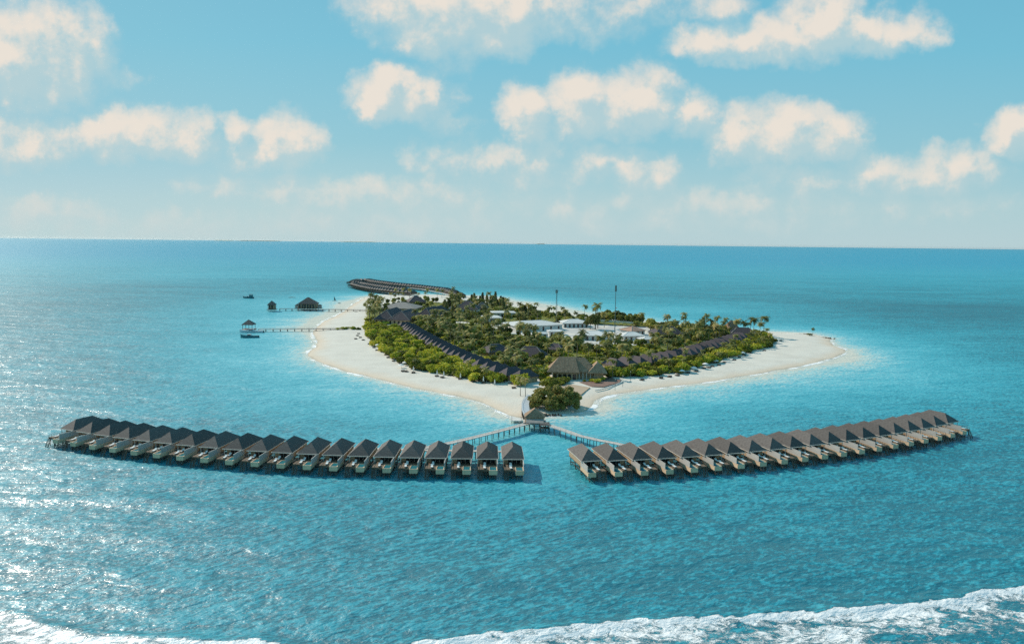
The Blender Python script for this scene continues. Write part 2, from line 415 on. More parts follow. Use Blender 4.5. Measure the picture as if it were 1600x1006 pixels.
def water_material():
    m, t, b, out = new_mat('sea water')
    pos = t.n('ShaderNodeNewGeometry').outputs['Position']
    dep = t.n('ShaderNodeAttribute', attribute_name='depth').outputs['Fac']
    foam = t.n('ShaderNodeAttribute', attribute_name='foam').outputs['Fac']
    # colour of the lagoon by depth, mottled by reef and weed
    v1 = t.mapping(pos, rot=(0, 0, R_(-6)), scale=(0.35, 1, 1))
    st = t.noise(v1, 0.055, 5, 0.62, 0.6)
    mot = t.noise(v1, 0.012, 3, 0.5, 0.3)
    d2 = t.math('ADD', dep, t.math('MULTIPLY', t.math('SUBTRACT', st, 0.5), 0.30))
    d2 = t.math('ADD', d2, t.math('MULTIPLY', t.math('SUBTRACT', mot, 0.5), 0.22))
    # light and dark of ripples painted into the colour, paler like thin crests
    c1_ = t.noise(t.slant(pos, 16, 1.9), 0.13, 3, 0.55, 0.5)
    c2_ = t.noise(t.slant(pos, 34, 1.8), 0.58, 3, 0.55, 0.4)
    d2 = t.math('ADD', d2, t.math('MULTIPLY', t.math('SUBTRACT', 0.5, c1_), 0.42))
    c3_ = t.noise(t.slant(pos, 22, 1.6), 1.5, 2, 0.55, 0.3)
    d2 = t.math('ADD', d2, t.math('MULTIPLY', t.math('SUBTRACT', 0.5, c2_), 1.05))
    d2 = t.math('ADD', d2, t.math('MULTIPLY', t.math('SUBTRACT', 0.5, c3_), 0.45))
    dsel = t.math('MULTIPLY', d2, t.math('ADD', 0.0, t.smooth(dep, 0.0, 0.12)))
    col = t.ramp(dsel, [(0.0, (0.62, 0.60, 0.50, 1)), (0.10, (0.42, 0.61, 0.59, 1)), (0.32, (0.13, 0.48, 0.55, 1)), (0.58, (0.040, 0.39, 0.47, 1)), (0.85, (0.006, 0.270, 0.340, 1)), (1.0, (0.001, 0.138, 0.182, 1))])
    sp_ = t.n('ShaderNodeSeparateXYZ'); t.l(pos, sp_.inputs[0])
    col = t.mix(t.math('MULTIPLY', t.smooth(sp_.outputs[1], 1100.0, 5000.0), .8), col, (0.012, 0.285, 0.43, 1))      # deep ocean outside the reef
    # foam
    fv = t.mapping(pos, scale=(0.6, 1, 1))
    w1 = t.noise(fv, 0.42, 6, 0.68, 0.9); w2 = t.noise(fv, 1.7, 4, 0.7, 0.5); 
    fn = t.math('ADD', t.math('MULTIPLY', w1, 0.70), t.math('MULTIPLY', w2, 0.30))
    ff = t.math('ADD', t.math('MULTIPLY', fn, 1.0), t.math('MULTIPLY_ADD', foam, 0.62, -0.62))
    fm = t.smooth(ff, 0.29, 0.42)
    fm = t.math('MULTIPLY', fm, t.smooth(foam, 0.03, 0.25))
    col = t.mix(fm, col, (0.90, 0.89, 0.87, 1))
    rg = t.math('MULTIPLY_ADD', fm, 0.5, 0.21)
    # waves: swell, chop and ripples
    h = None
    for rot, scl, sc, amp, det, ds in ((-8, 2.8, 0.035, 2.6, 2, 0.3), (16, 1.9, 0.13, 1.4, 3, 0.5), (34, 1.8, 0.45, 0.56, 3, 0.4), (12, 1.4, 1.5, 0.13, 2, 0.2)):
        nn = t.noise(t.slant(pos, rot, scl), sc, det, 0.55, ds)
        hh = t.math('MULTIPLY', nn, amp)
        h = hh if h is None else t.math('ADD', h, hh)
    h = t.math('ADD', h, t.math('MULTIPLY', t.math('MULTIPLY', fn, fm), 0.5))
    bp = t.n('ShaderNodeBump'); bp.inputs['Strength'].default_value = 1.0; bp.inputs['Distance'].default_value = 1.0
    t.l(h, bp.inputs['Height'])
    df = t.n('ShaderNodeBsdfDiffuse'); t.l(col, df.inputs[0]); t.l(bp.outputs[0], df.inputs['Normal'])
    gl = t.n('ShaderNodeBsdfGlossy'); t.l(bp.outputs[0], gl.inputs['Normal']); t.l(rg, gl.inputs['Roughness'])
    fr = t.n('ShaderNodeFresnel'); fr.inputs[0].default_value = 1.33; t.l(bp.outputs[0], fr.inputs[1])
    # a rough sea never mirrors the low sky fully: wave backs hide each other
    fac = t.math('MINIMUM', fr.outputs[0], SEA_MAX)
    mx = t.n('ShaderNodeMixShader'); t.l(fac, mx.inputs[0]); t.l(df.outputs[0], mx.inputs[1]); t.l(gl.outputs[0], mx.inputs[2])
    # glitter far too small to see one by one: a broad sheen towards the sun
    g2 = t.n('ShaderNodeBsdfGlossy'); g2.inputs['Roughness'].default_value = 0.48; t.l(bp.outputs[0], g2.inputs['Normal'])
    mx2 = t.n('ShaderNodeMixShader'); mx2.inputs[0].default_value = 0.10; t.l(mx.outputs[0], mx2.inputs[1]); t.l(g2.outputs[0], mx2.inputs[2])
    m.node_tree.nodes.remove(b); t.l(mx2.outputs[0], out.inputs[0])
    return m
SEA_MAX = 0.135
HAZE = 4.0e-6
M['sea'] = water_material()
sea = tag(grid_mesh('ocean', M['sea']), kind='structure')
tag(grid_mesh('breaking_wave', M['sea'], SURF > 0.02, 0.03), 'long white foaming breaker rolling in below the right villa row', 'wave')
tag(grid_mesh('breaking_wave', M['sea'], SURFB > 0.02, 0.03), 'short white breaker in the glittering bottom left corner', 'wave')

# ------------------------------------------------------------------ island
def make_island():
    mn = SHORE.min(0) - 14; mx = SHORE.max(0) + 14
    step = 2.6
    gx = np.arange(mn[0], mx[0], step); gy = np.arange(mn[1], mx[1], step)
    X, Y = np.meshgrid(gx, gy)
    s = poly_sd(X.ravel(), Y.ravel(), SHORE).reshape(X.shape)
    s = s + (fbm(X / 16, Y / 16, 21) - 0.5) * 5
    Z = np.where(s > 0, 1.7 * (1 - np.exp(-s / 14)), s * 0.12)
    Z = np.clip(Z, -1.6, 9) + np.where(s > 6, (fbm(X / 9, Y / 9, 23) - 0.5) * 0.25, 0)
    n0, n1 = X.shape
    i = np.arange(n0 * n1).reshape(n0, n1)
    q = np.stack([i[:-1, :-1], i[:-1, 1:], i[1:, 1:], i[1:, :-1]], -1).reshape(-1, 4)
    kq = (s.ravel() > -12)[q].any(1); q = q[kq]
    used, inv = np.unique(q.ravel(), return_inverse=True)
    co = np.stack([X.ravel(), Y.ravel(), Z.ravel()], 1)[used]; q = inv.reshape(-1, 4)
    me = bpy.data.meshes.new('beach')
    me.vertices.add(len(co)); me.vertices.foreach_set('co', co.ravel())
    me.loops.add(q.size); me.loops.foreach_set('vertex_index', q.ravel())
    me.polygons.add(len(q)); me.polygons.foreach_set('loop_start', np.arange(0, q.size, 4))
    me.polygons.foreach_set('use_smooth', np.ones(len(q), bool))
    me.update(calc_edges=True)
    m, t, b, out = new_mat('coral sand')
    pos = t.n('ShaderNodeNewGeometry').outputs['Position']
    sep = t.n('ShaderNodeSeparateXYZ'); t.l(pos, sep.inputs[0])
    nz = t.noise(pos, 0.05, 5, 0.6); nf = t.noise(pos, 0.6, 4, 0.6)
    dry = t.ramp(t.math('ADD', t.math('MULTIPLY', nz, 0.7), t.math('MULTIPLY', nf, 0.3)), [(0.30, (0.57, 0.525, 0.455, 1)), (0.70, (0.71, 0.665, 0.58, 1))])
    hz = t.math('ADD', sep.outputs[2], t.math('MULTIPLY', t.math('SUBTRACT', nz, 0.5), 0.9))
    wet = t.smooth(hz, 0.02, 0.30); warm = t.smooth(hz, 0.25, 1.25)
    base = t.mix(warm, (0.66, 0.545, 0.425, 1), dry)
    base = t.mix(wet, (0.52, 0.44, 0.345, 1), base)
    t.l(base, b.inputs['Base Color']); b.inputs['Roughness'].default_value = 0.9; b.inputs['Specular IOR Level'].default_value = 0.15
    bp = t.n('ShaderNodeBump'); bp.inputs['Distance'].default_value = 0.25; t.l(nf, bp.inputs['Height']); t.l(bp.outputs[0], b.inputs['Normal'])
    me.materials.append(m)
    o = bpy.data.objects.new('beach', me); COL.objects.link(o)
    return tag(o, kind='structure')
make_island()
GZ = 1.6                                                              # height of the island ground

# ------------------------------------------------------------------ overwater villas
def villa_parts(t, sx):
    """stilted villa, seaward along +y; the plunge pool and its screen on the -x*sx side"""
    def X(a, b): return (min(a * sx, b * sx), max(a * sx, b * sx))
    r = MB().hip(-4.75, 4.75, -15, 5, 7.0, 11.0, -9, 0, 0.22).build('roof', 'shingle', t)
    f = MB()
    for x0, x1, y0, y1 in ((-4.85, 4.85, 5.0, 5.16), (-4.85, 4.85, -15.16, -15.0), (-4.85, -4.76, -15, 5), (4.76, 4.85, -15, 5)):
        f.box(x0, x1, y0, y1, 6.72, 6.99)
    f.build('eave_trim', 'fascia', r)
    w = MB()
    w.box(-4.2, -4.0, -14, 2.5, 4.2, 6.76).box(4.0, 4.2, -14, 2.5, 4.2, 6.76).box(-4.0, 4.0, -14, -13.8, 4.2, 6.76)
    w.box(*X(2.2, 4.0), 2.3, 2.5, 4.2, 6.76).box(*X(-4.0, -3.4), 2.3, 2.5, 4.2, 6.76)
    w.build('wall', 'timber_wall', t)
    d = MB().box(*X(-3.4, 2.2), 2.28, 2.36, 4.22, 6.5).build('glass_door', 'dark', t)
    b = MB()
    for k in range(4): b.box(*X(-3.4 + k * 1.85, -3.3 + k * 1.85), 2.37, 2.44, 4.22, 6.4)
    b.box(*X(-3.4, 2.25), 2.37, 2.45, 6.38, 6.52)
    b.build('frame', 'fascia', d)
    MB().box(-4.2, 4.2, -14.2, 2.6, 3.75, 4.19).build('floor', 'decking', t)
    dk = MB().box(*X(-0.7, 4.3), 2.62, 11.2, 3.95, 4.2).box(*X(-4.1, -0.72), 2.62, 7.2, 3.95, 4.2)
    dk.box(*X(-0.7, 4.3), 11.05, 11.2, 3.4, 3.94).build('deck', 'decking', t)
    p = MB().box(*X(-4.1, -0.75), 7.22, 12.8, 2.3, 3.7)
    for x0, x1, y0, y1 in ((-4.1, -3.85, 7.22, 12.8), (-1.0, -0.75, 7.22, 12.8), (-3.85, -1.0, 7.22, 7.5), (-3.85, -1.0, 12.5, 12.8)):
        p.box(*X(x0, x1), y0, y1, 3.7, 4.3)
    p.box(*X(-4.32, -4.11), 2.6, 12.8, 2.6, 4.3)
    pl = p.build('pool', 'pool_shell', t)
    MB().box(*X(-3.85, -1.0), 7.5, 12.5, 3.71, 4.12).build('pool_water', 'pool_water', pl)
    sc = MB().box(*X(-4.32, -4.14), 2.6, 11.8, 4.31, 6.75).box(*X(-4.36, -4.10), 2.6, 11.85, 6.76, 6.85)
    sc.build('privacy_screen', 'screen', t)
    st = MB()
    for k in range(10):
        st.box(*X(2.2, 3.9), 11.25 + k * 0.21, 11.46 + k * 0.21, 3.75 - k * 0.4, 3.85 - k * 0.4)
    for xx in (2.15, 3.95): st.bar((xx * sx, 11.2, 3.9), (xx * sx, 13.4, -0.1), 0.1, 0.3)
    for xx in (2.15, 3.95): st.bar((xx * sx, 11.2, 4.9), (xx * sx, 13.4, 0.9), 0.07, 0.07)
    st.build('staircase', 'brown', t)
    for xx in (-4.05, 4.1):
        MB().box(xx * sx - 0.1, xx * sx + 0.1, 4.5, 4.7, 4.2, 6.74).build('veranda_post', 'fascia', t)
    rl = MB().bar((4.25 * sx, 3, 5.15), (4.25 * sx, 11.1, 5.15), 0.1)
    for k in range(7): rl.bar((4.25 * sx, 3 + k * 1.34, 4.2), (4.25 * sx, 3 + k * 1.34, 5.1), 0.08)
    rl.build('railing', 'brown', t)
    br = MB()  # cross beams added to deepen the dark under the villa
    for yy in (-13, -6, 1.6): br.box(-3.9, 3.9, yy - .38, yy - .2, 1.0, 1.35)
    for xx in (-3.7, 3.7): br.box(xx - .38, xx - .2, -13.4, 1.9, 1.36, 1.66)
    for k, yy in enumerate((-13, -6, 1.6)): br.bar((-3.7, yy + .3, .2), (3.7, yy + .3, 3.4), .22, .26).bar((-3.7, yy + .55, 3.4), (3.7, yy + .55, .2), .22, .26)
    for xx in (-3.6, -1.2): br.box(xx * sx - .09, xx * sx + .09, 7.0, 13.2, .9, 1.2)
    for yy in (8.2, 12.3): br.box(*X(-3.9, -.9), yy - .3, yy - .2, 1.21, 1.5)
    br.build('shade_brace', 'stilt', t)
    for (xx, yy, top) in ((-3.7, -13, 3.75), (3.7, -13, 3.75), (-3.7, -6, 3.75), (3.7, -6, 3.75), (-3.7, 1.6, 3.75), (3.7, 1.6, 3.75),
                          (-3.6, 8.2, 2.3), (-1.2, 8.2, 2.3), (-3.6, 12.3, 2.3), (-1.2, 12.3, 2.3), (4.0, 7.0, 3.95), (4.0, 10.8, 3.95), (0.4, 10.8, 3.95)):
        MB().tube([(xx * sx, yy, -3), (xx * sx, yy, top)], [0.19, 0.17], 7).build('stilt', 'stilt', t)

pm, pt_, pb, po = new_mat('plunge pool water')
pb.inputs['Base Color'].default_value = (0.03, 0.17, 0.20, 1); pb.inputs['Roughness'].default_value = 0.05; pb.inputs['IOR'].default_value = 1.33
pv = pt_.n('ShaderNodeNewGeometry').outputs['Position']; pbp = pt_.n('ShaderNodeBump'); pbp.inputs['Distance'].default_value = 0.1
pt_.l(pt_.noise(pv, 1.5, 3), pbp.inputs['Height']); pt_.l(pbp.outputs[0], pb.inputs['Normal'])
M['pool_water'] = pm

LB = [(146, 648), (172.5, 652), (199, 656), (227.5, 659), (257.5, 663), (287.5, 666), (320, 669), (354, 672), (389, 675), (424, 677), (460, 679), (497.5, 681), (535, 682), (572.5, 684), (611, 685), (647.5, 686), (685, 687), (724, 688.5), (760, 688.5), (801, 689)]
LF = [(116, 656), (140, 659), (170, 664), (199, 667.5), (231, 671), (264, 675), (296, 679), (332, 681), (370, 684.5), (407.5, 686), (446, 690)]
RB = [(910, 692), (944, 691), (983, 689), (1021, 688), (1056, 686), (1091, 684), (1124, 681), (1154.5, 678), (1187, 675), (1217, 672), (1245, 669), (1271, 666), (1297, 664), (1324, 660), (1348, 657), (1370, 653), (1392, 650), (1412, 646), (1432, 642), (1448, 639)]
RF = [(920, 701), (961, 700), (997, 698.5), (1035, 697), (1072, 695), (1108.5, 693), (1143.5, 691), (1177, 688), (1208, 684), (1240, 681), (1267.5, 678), (1295.5, 674), (1323, 671), (1351, 668), (1377.5, 664), (1399.5, 660), (1421, 657), (1442.5, 653), (1461.5, 650), (1480, 646)]
for k in range(11, 20):
    a = (k - 10) / 9
    LF.append((LB[k][0] + (-14 * (1 - a) + 1.5 * a), LB[k][1] + (11 * (1 - a) + 9 * a)))

def fit_row(Bp, Fp):
    B = np.array([W(x, y, 11)[:2] for x, y in Bp]); F = np.array([W(x, y, 11)[:2] for x, y in Fp])
    k = np.arange(len(B))
    px = np.polyval(np.polyfit(k, (B[:, 0] + F[:, 0]) / 2, 4), k); py = np.polyval(np.polyfit(k, (B[:, 1] + F[:, 1]) / 2, 4), k)
    ln = np.linalg.norm(F - B, axis=1)
    ang = np.unwrap(np.arctan2(F[:, 1] - B[:, 1], F[:, 0] - B[:, 0]))
    ang = np.polyval(np.polyfit(k, ang, 2), k)
    # follow the row itself: the villas stand square to it
    tx = np.gradient(px); ty = np.gradient(py)
    nrm = np.arctan2(-tx, ty) if False else np.arctan2(-np.abs(tx), np.sign(tx) * ty)
    print('row', 'ridge', ln.round(1), 'spacing', np.hypot(tx, ty).round(1), 'ang', np.degrees(ang).round(0), 'normal', np.degrees(nrm).round(0))
    res = []
    for i in k:
        d = np.array([math.cos(ang[i]), math.sin(ang[i])])
        mid = np.array([px[i], py[i]])
        res.append((mid + d * 4.5, math.atan2(-d[0], d[1]), d))
    return res
rowL, rowR = fit_row(LB, LF), fit_row(RB, RF)

lm = MB()
lm.box(-0.38, 0.38, -1.0, 0.65, 0.28, 0.46)
lm.add([(-0.38, 0.62, 0.30), (0.38, 0.62, 0.30), (0.38, 1.25, 0.78), (-0.38, 1.25, 0.78), (-0.38, 0.62, 0.46), (0.38, 0.62, 0.46), (0.38, 1.2, 0.92), (-0.38, 1.2, 0.92)],
       [(3, 2, 1, 0), (4, 5, 6, 7), (0, 1, 5, 4), (1, 2, 6, 5), (2, 3, 7, 6), (3, 0, 4, 7)])
lounger_proto = thing('sun_lounger', 'x', 'sun lounger')
lm.build('cushion', 'white', lounger_proto)
lf = MB()
for sx_ in (-0.33, 0.33):
    for sy_ in (-0.85, 0.5): lf.box(sx_ - 0.04, sx_ + 0.04, sy_ - 0.04, sy_ + 0.04, 0, 0.26)
lf.box(-0.4, 0.4, -1.02, 0.62, 0.2, 0.275)
lf.build('frame', 'brown', lounger_proto)
freeze(lounger_proto)
put_lounger = place(lounger_proto)

for side, row, sx in (('left', rowL, 1), ('right', rowR, -1)):
    proto = None
    n = len(row)
    for i, (p, rz, d) in enumerate(row):
        k = n - i if side == 'left' else i + 1
        if k == 1: lab = 'dark hip roofed stilt villa beside the open gap, inner end of the %s row' % side
        elif k == n: lab = 'dark hip roofed stilt villa at the far outer end of the %s row' % side
        else: lab = 'dark hip roofed stilt villa, %s from the central gap in the %s row' % (ordinal(k), side)
        grp = 'overwater villas in the near %s row' % side
        if proto is None:
            proto = thing('overwater_villa', lab, 'villa', (p[0], p[1], 0), rz, grp)
            villa_parts(proto, sx); freeze(proto)
        else:
            dup(proto, (p[0], p[1], 0), rz, lab, grp)
        mr = Matrix.Rotation(rz, 3, 'Z')
        for yy, xx, word in ((6.0, 1.0, 'nearer the house'), (9.4, 1.2, 'nearer the sea')):
            q = mr @ Vector((xx * sx, yy, 0))
            put_lounger((p[0] + q.x, p[1] + q.y, 4.2), rz + PI + 0.1, 'white lounger %s on the deck of villa %s from the gap, %s row' % (word, ordinal(k), side), 'white loungers on the stilt villa decks', (1.25, 1.25, 1.25))

# ------------------------------------------------------------------ walkways
def resample(P, step):
    P = [np.array(p, float) for p in P]
    out = [P[0]]; acc = 0
    for a, b in zip(P[:-1], P[1:]):
        L = np.linalg.norm(b - a); n = max(1, int(round(L / step)))
        for k in range(1, n + 1): out.append(a + (b - a) * k / n)
    return out
def walkway(name, label, cat, pts, z, width, mat, post_step=4.0, rail=True, group=None, rail_mat='boardwalk', post_r=0.16):
    pts = [np.array(p[:2], float) for p in pts]
    o = pts[0]
    t = thing(name, label, cat, (o[0], o[1], 0), 0, group)
    P = [p - o for p in resample(pts, post_step)]
    d = MB(); tang = []
    for i in range(len(P)):
        a = P[max(0, i - 1)]; b = P[min(len(P) - 1, i + 1)]
        v = (b - a) / (np.linalg.norm(b - a) + 1e-9); tang.append(np.array([-v[1], v[0]]))
    vs = []; fs = []
    for i, p in enumerate(P):
        for s_, zz in ((-1, z), (1, z), (1, z - 0.35), (-1, z - 0.35)):
            q = p + tang[i] * s_ * width / 2; vs.append((q[0], q[1], zz))
    for i in range(len(P) - 1):
        for k in range(4): fs.append((i * 4 + k, i * 4 + (k + 1) % 4, i * 4 + 4 + (k + 1) % 4, i * 4 + 4 + k))
    fs += [(0, 1, 2, 3), tuple(len(P) * 4 - 1 - k for k in range(4))]
    d.add(vs, fs).build('deck', mat, t)
    if rail:
        for s_ in (-1, 1):
            rm = MB()
            for i in range(len(P) - 1):
                a = P[i] + tang[i] * s_ * (width / 2 - 0.08); b = P[i + 1] + tang[i + 1] * s_ * (width / 2 - 0.08)
                rm.bar((a[0], a[1], z + 1.0), (b[0], b[1], z + 1.0), 0.09)
                rm.bar((a[0], a[1], z), (a[0], a[1], z + 0.96), 0.09)
            rm.build('railing', rail_mat, t)
    # past a hundred posts keep the ones nearest the camera as parts of their own
    idx = list(range(0, len(P), max(1, math.ceil(len(P) / 50))))
    for i in idx:
        pm_ = MB()
        for s_ in (-1, 1):
            q = P[i] + tang[i] * s_ * (width / 2 - 0.2)
            pm_.tube([(q[0], q[1], -3), (q[0], q[1], z - 0.36)], [post_r, post_r], 6)
        q = P[i]; e = tang[i] * (width / 2 - 0.15)
        pm_.bar((q[0] - e[0], q[1] - e[1], z - 0.5), (q[0] + e[0], q[1] + e[1], z - 0.5), 0.2, 0.25)
        pm_.build('trestle', 'stilt', t)
    return t
backL = [p - d * 17.4 for p, rz, d in rowL]; backR = [p - d * 17.4 for p, rz, d in rowR]
walkway('boardwalk', 'pale boardwalk running behind the left row of stilt villas', 'boardwalk', backL, 4.0, 2.4, 'boardwalk', 5, False)
walkway('boardwalk', 'pale boardwalk running behind the right row of stilt villas', 'boardwalk', backR, 4.0, 2.4, 'boardwalk', 5, False)
HUB = W(835, 659, 4.0)
jl = [W(824, 661, 4), W(775, 674, 4), W(735, 684, 4), W(700, 692, 4)]
walkway('pier', 'long straight pale pier from the arrival pavilion to the left villas', 'pier', [p[:2] for p in jl] + [backL[15] + np.array([0, 1.3])], 4.0, 3.7, 'boardwalk', 4.2)
jr = [W(853, 662, 4), W(880, 671, 4), W(905, 680, 4), W(935, 687, 4), W(962, 692, 4)]
walkway('pier', 'pale bending pier from the arrival pavilion to the right villas', 'pier', [p[:2] for p in jr] + [backR[3] + np.array([0, 1.3])], 4.0, 3.7, 'boardwalk', 4.2)
bc = [W(829, 620, 2.6), W(823.5, 626, 3.0), W(820.5, 632, 3.4), W(821, 640, 3.8), W(824.5, 647, 4.0), W(829, 654, 4.0)]
walkway('footbridge', 'curved blue grey footbridge between the round bush and the beach', 'footbridge', [p[:2] for p in bc], 3.9, 4.4, 'grey_deck', 2.6, True, rail_mat='white')

# arrival pavilion at the fork
t = thing('arrival_pavilion', 'small brown hip roofed pavilion where the two piers meet', 'pavilion', (HUB[0], HUB[1], 0), 0)
MB().box(-6, 6.4, -4.5, 5.5, 3.55, 4.0).build('platform', 'boardwalk', t)
MB().hip(-5.4, 5.6, -2.2, 6.6, 7.0, 11.2, 0.6, 3.4, 0.25).build('roof', 'thatch', t)
MB().box(-4.6, 4.8, -1.6, -1.4, 4.0, 6.76).box(-4.6, -4.4, -1.4, 5.6, 4.0, 6.76).build('wall', 'timber_wall', t)
for x_, y_ in ((-4.9, -2.0), (5.1, -2.0), (5.1, 6.0), (-4.9, 6.0)):
    MB().box(x_ - .13, x_ + .13, y_ - .13, y_ + .13, 4.0, 6.75).build('post', 'stilt', t)
MB().add([(-4.6, -2.4, 6.2), (4.8, -2.4, 6.2), (4.8, -6.2, 4.9), (-4.6, -6.2, 4.9), (-4.6, -2.4, 6.05), (4.8, -2.4, 6.05), (4.8, -6.2, 4.75), (-4.6, -6.2, 4.75)],
         [(0, 1, 2, 3), (7, 6, 5, 4), (0, 3, 7, 4), (1, 5, 6, 2), (3, 2, 6, 7), (1, 0, 4, 5)]).build('awning', 'awning' if 'awning' in M else 'grey_shingle', t)
for x_ in (-5.5, -2.7, 0, 2.8, 5.9):
    for y_ in (-4.1, 4.9):
        MB().tube([(x_, y_, -3), (x_, y_, 3.54)], [0.2, 0.2], 6).build('stilt', 'stilt', t)
q = W(853, 664, 4.0)
t = thing('boat_shelter', 'low blue grey lean-to platform right of the arrival pavilion', 'shelter', (q[0], q[1], 0))
MB().box(-3.2, 2.0, -2.0, 2.0, 2.4, 2.7).build('platform', 'dark_boardwalk', t)
MB().add([(-3.2, -2, 4.3), (2, -2, 4.3), (2, 2, 5.2), (-3.2, 2, 5.2), (-3.2, -2, 4.15), (2, -2, 4.15), (2, 2, 5.05), (-3.2, 2, 5.05)],
         [(0, 1, 2, 3), (7, 6, 5, 4), (0, 4, 5, 1), (1, 5, 6, 2), (2, 6, 7, 3), (3, 7, 4, 0)]).build('roof', 'shingle', t)
for x_, y_ in ((-2.9, -1.8), (1.8, -1.8), (1.8, 1.8), (-2.9, 1.8)):
    MB().tube([(x_, y_, -3), (x_, y_, 4.1 if y_ < 0 else 4.9)], [0.13, 0.13], 6).build('post', 'stilt', t)
q = W(807, 655, 1.5)
t = thing('landing_stage', 'small pale floating landing left of the arrival pavilion', 'landing', (q[0], q[1], 0))
MB().box(-3.0, 3.0, -3.2, 3.2, 1.2, 1.5).build('deck', 'white_wall', t)
for x_, y_ in ((-2.6, -2.8), (2.6, -2.8), (2.6, 2.8), (-2.6, 2.8)):
    MB().tube([(x_, y_, -3), (x_, y_, 2.4)], [0.14, 0.14], 6).build('post', 'stilt', t)

# ------------------------------------------------------------------ jetties and pavilions on the left
j1 = [W(437, 482.5, 3), W(572, 484.5, 3)]
walkway('jetty', 'thin dark jetty leading to the large pavilion and guard hut', 'jetty', [p[:2] for p in j1], 3.0, 3.4, 'dark_boardwalk', 9, True, rail_mat='dark_boardwalk', post_r=0.3)
j2 = [W(404, 514.5, 2.6), W(538, 513.5, 2.6)]
walkway('jetty', 'thin dark jetty ending at the open boat pavilion', 'jetty', [p[:2] for p in j2], 2.6, 3.2, 'dark_boardwalk', 7.5, True, rail_mat='dark_boardwalk', post_r=0.28)

def pavilion(label, px, py, w, dpt, eave, ridge, floor=3.0, walls=True, name='pavilion', wings=False):
    q = W(px, py, floor)
    t = thing(name, label, 'pavilion', (q[0], q[1], 0), 0)
    MB().box(-w / 2 - 1.5, w / 2 + 1.5, -dpt / 2 - 1.5, dpt / 2 + 1.5, floor - 0.5, floor).build('platform', 'dark_boardwalk', t)
    rl = max(0.3, (w - dpt) / 6)
    MB().hip(-w / 2 - 0.8, w / 2 + 0.8, -dpt / 2 - 0.8, dpt / 2 + 0.8, eave, ridge, -rl, rl, 0.3, axis='x').build('roof', 'shingle', t)
    if walls:
        MB().box(-w / 2 + .5, w / 2 - .5, -dpt / 2 + 1.6, dpt / 2 - .5, floor, eave - .32).build('wall', 'timber_wall', t)
        dm = MB()
        k = int(w / 4)
        for i in range(k):
            a = -w / 2 + 1 + i * (w - 2) / k
            dm.box(a, a + (w - 2) / k * 0.6, -dpt / 2 + 1.5, -dpt / 2 + 1.58, floor + .2, eave - .8)
        dm.build('window', 'dark', t)
    for i in range(4):
        for y_ in (-1, 1):
            x_ = -w / 2 + .3 + i * (w - .6) / 3
            MB().box(x_ - .18, x_ + .18, y_ * (dpt / 2 - .2) - .18, y_ * (dpt / 2 - .2) + .18, floor, eave - .31).build('post', 'stilt', t)
            MB().tube([(x_, y_ * (dpt / 2 - .3), -3), (x_, y_ * (dpt / 2 - .3), floor - .5)], [.3, .3], 6).build('stilt', 'stilt', t)
    if wings:
        for s_ in (-1, 1):
            MB().hip(s_ * (w / 2 + 4) - 2.6, s_ * (w / 2 + 4) + 2.6, -3, 3, floor + 3.4, floor + 5.6, -.3, .3, .2).build('side_roof', 'shingle', t)
            MB().box(s_ * (w / 2 + 4) - 2.2, s_ * (w / 2 + 4) + 2.2, -2.5, 2.5, floor + .2, floor + 3.2).build('side_wall', 'screen', t)
            MB().box(s_ * (w / 2 + 4.2) - 2.6, s_ * (w / 2 + 4.2) + 2.6, -3.2, 3.2, floor - .5, floor + .19).build('side_platform', 'dark_boardwalk', t)
    return t
pavilion('large dark hip roofed overwater pavilion halfway along the upper jetty', 482, 481, 25, 18, 9.6, 18.5, 3.2, True, wings=True)
pavilion('small steep roofed guard hut at the seaward tip of the upper jetty', 425, 483, 9, 9, 9.4, 15.0, 3.0, True, name='guard_hut')
pavilion('open pyramid roofed boat pavilion at the end of the lower jetty', 389, 514, 11, 10, 7.8, 13.0, 2.6, False, name='boat_pavilion')

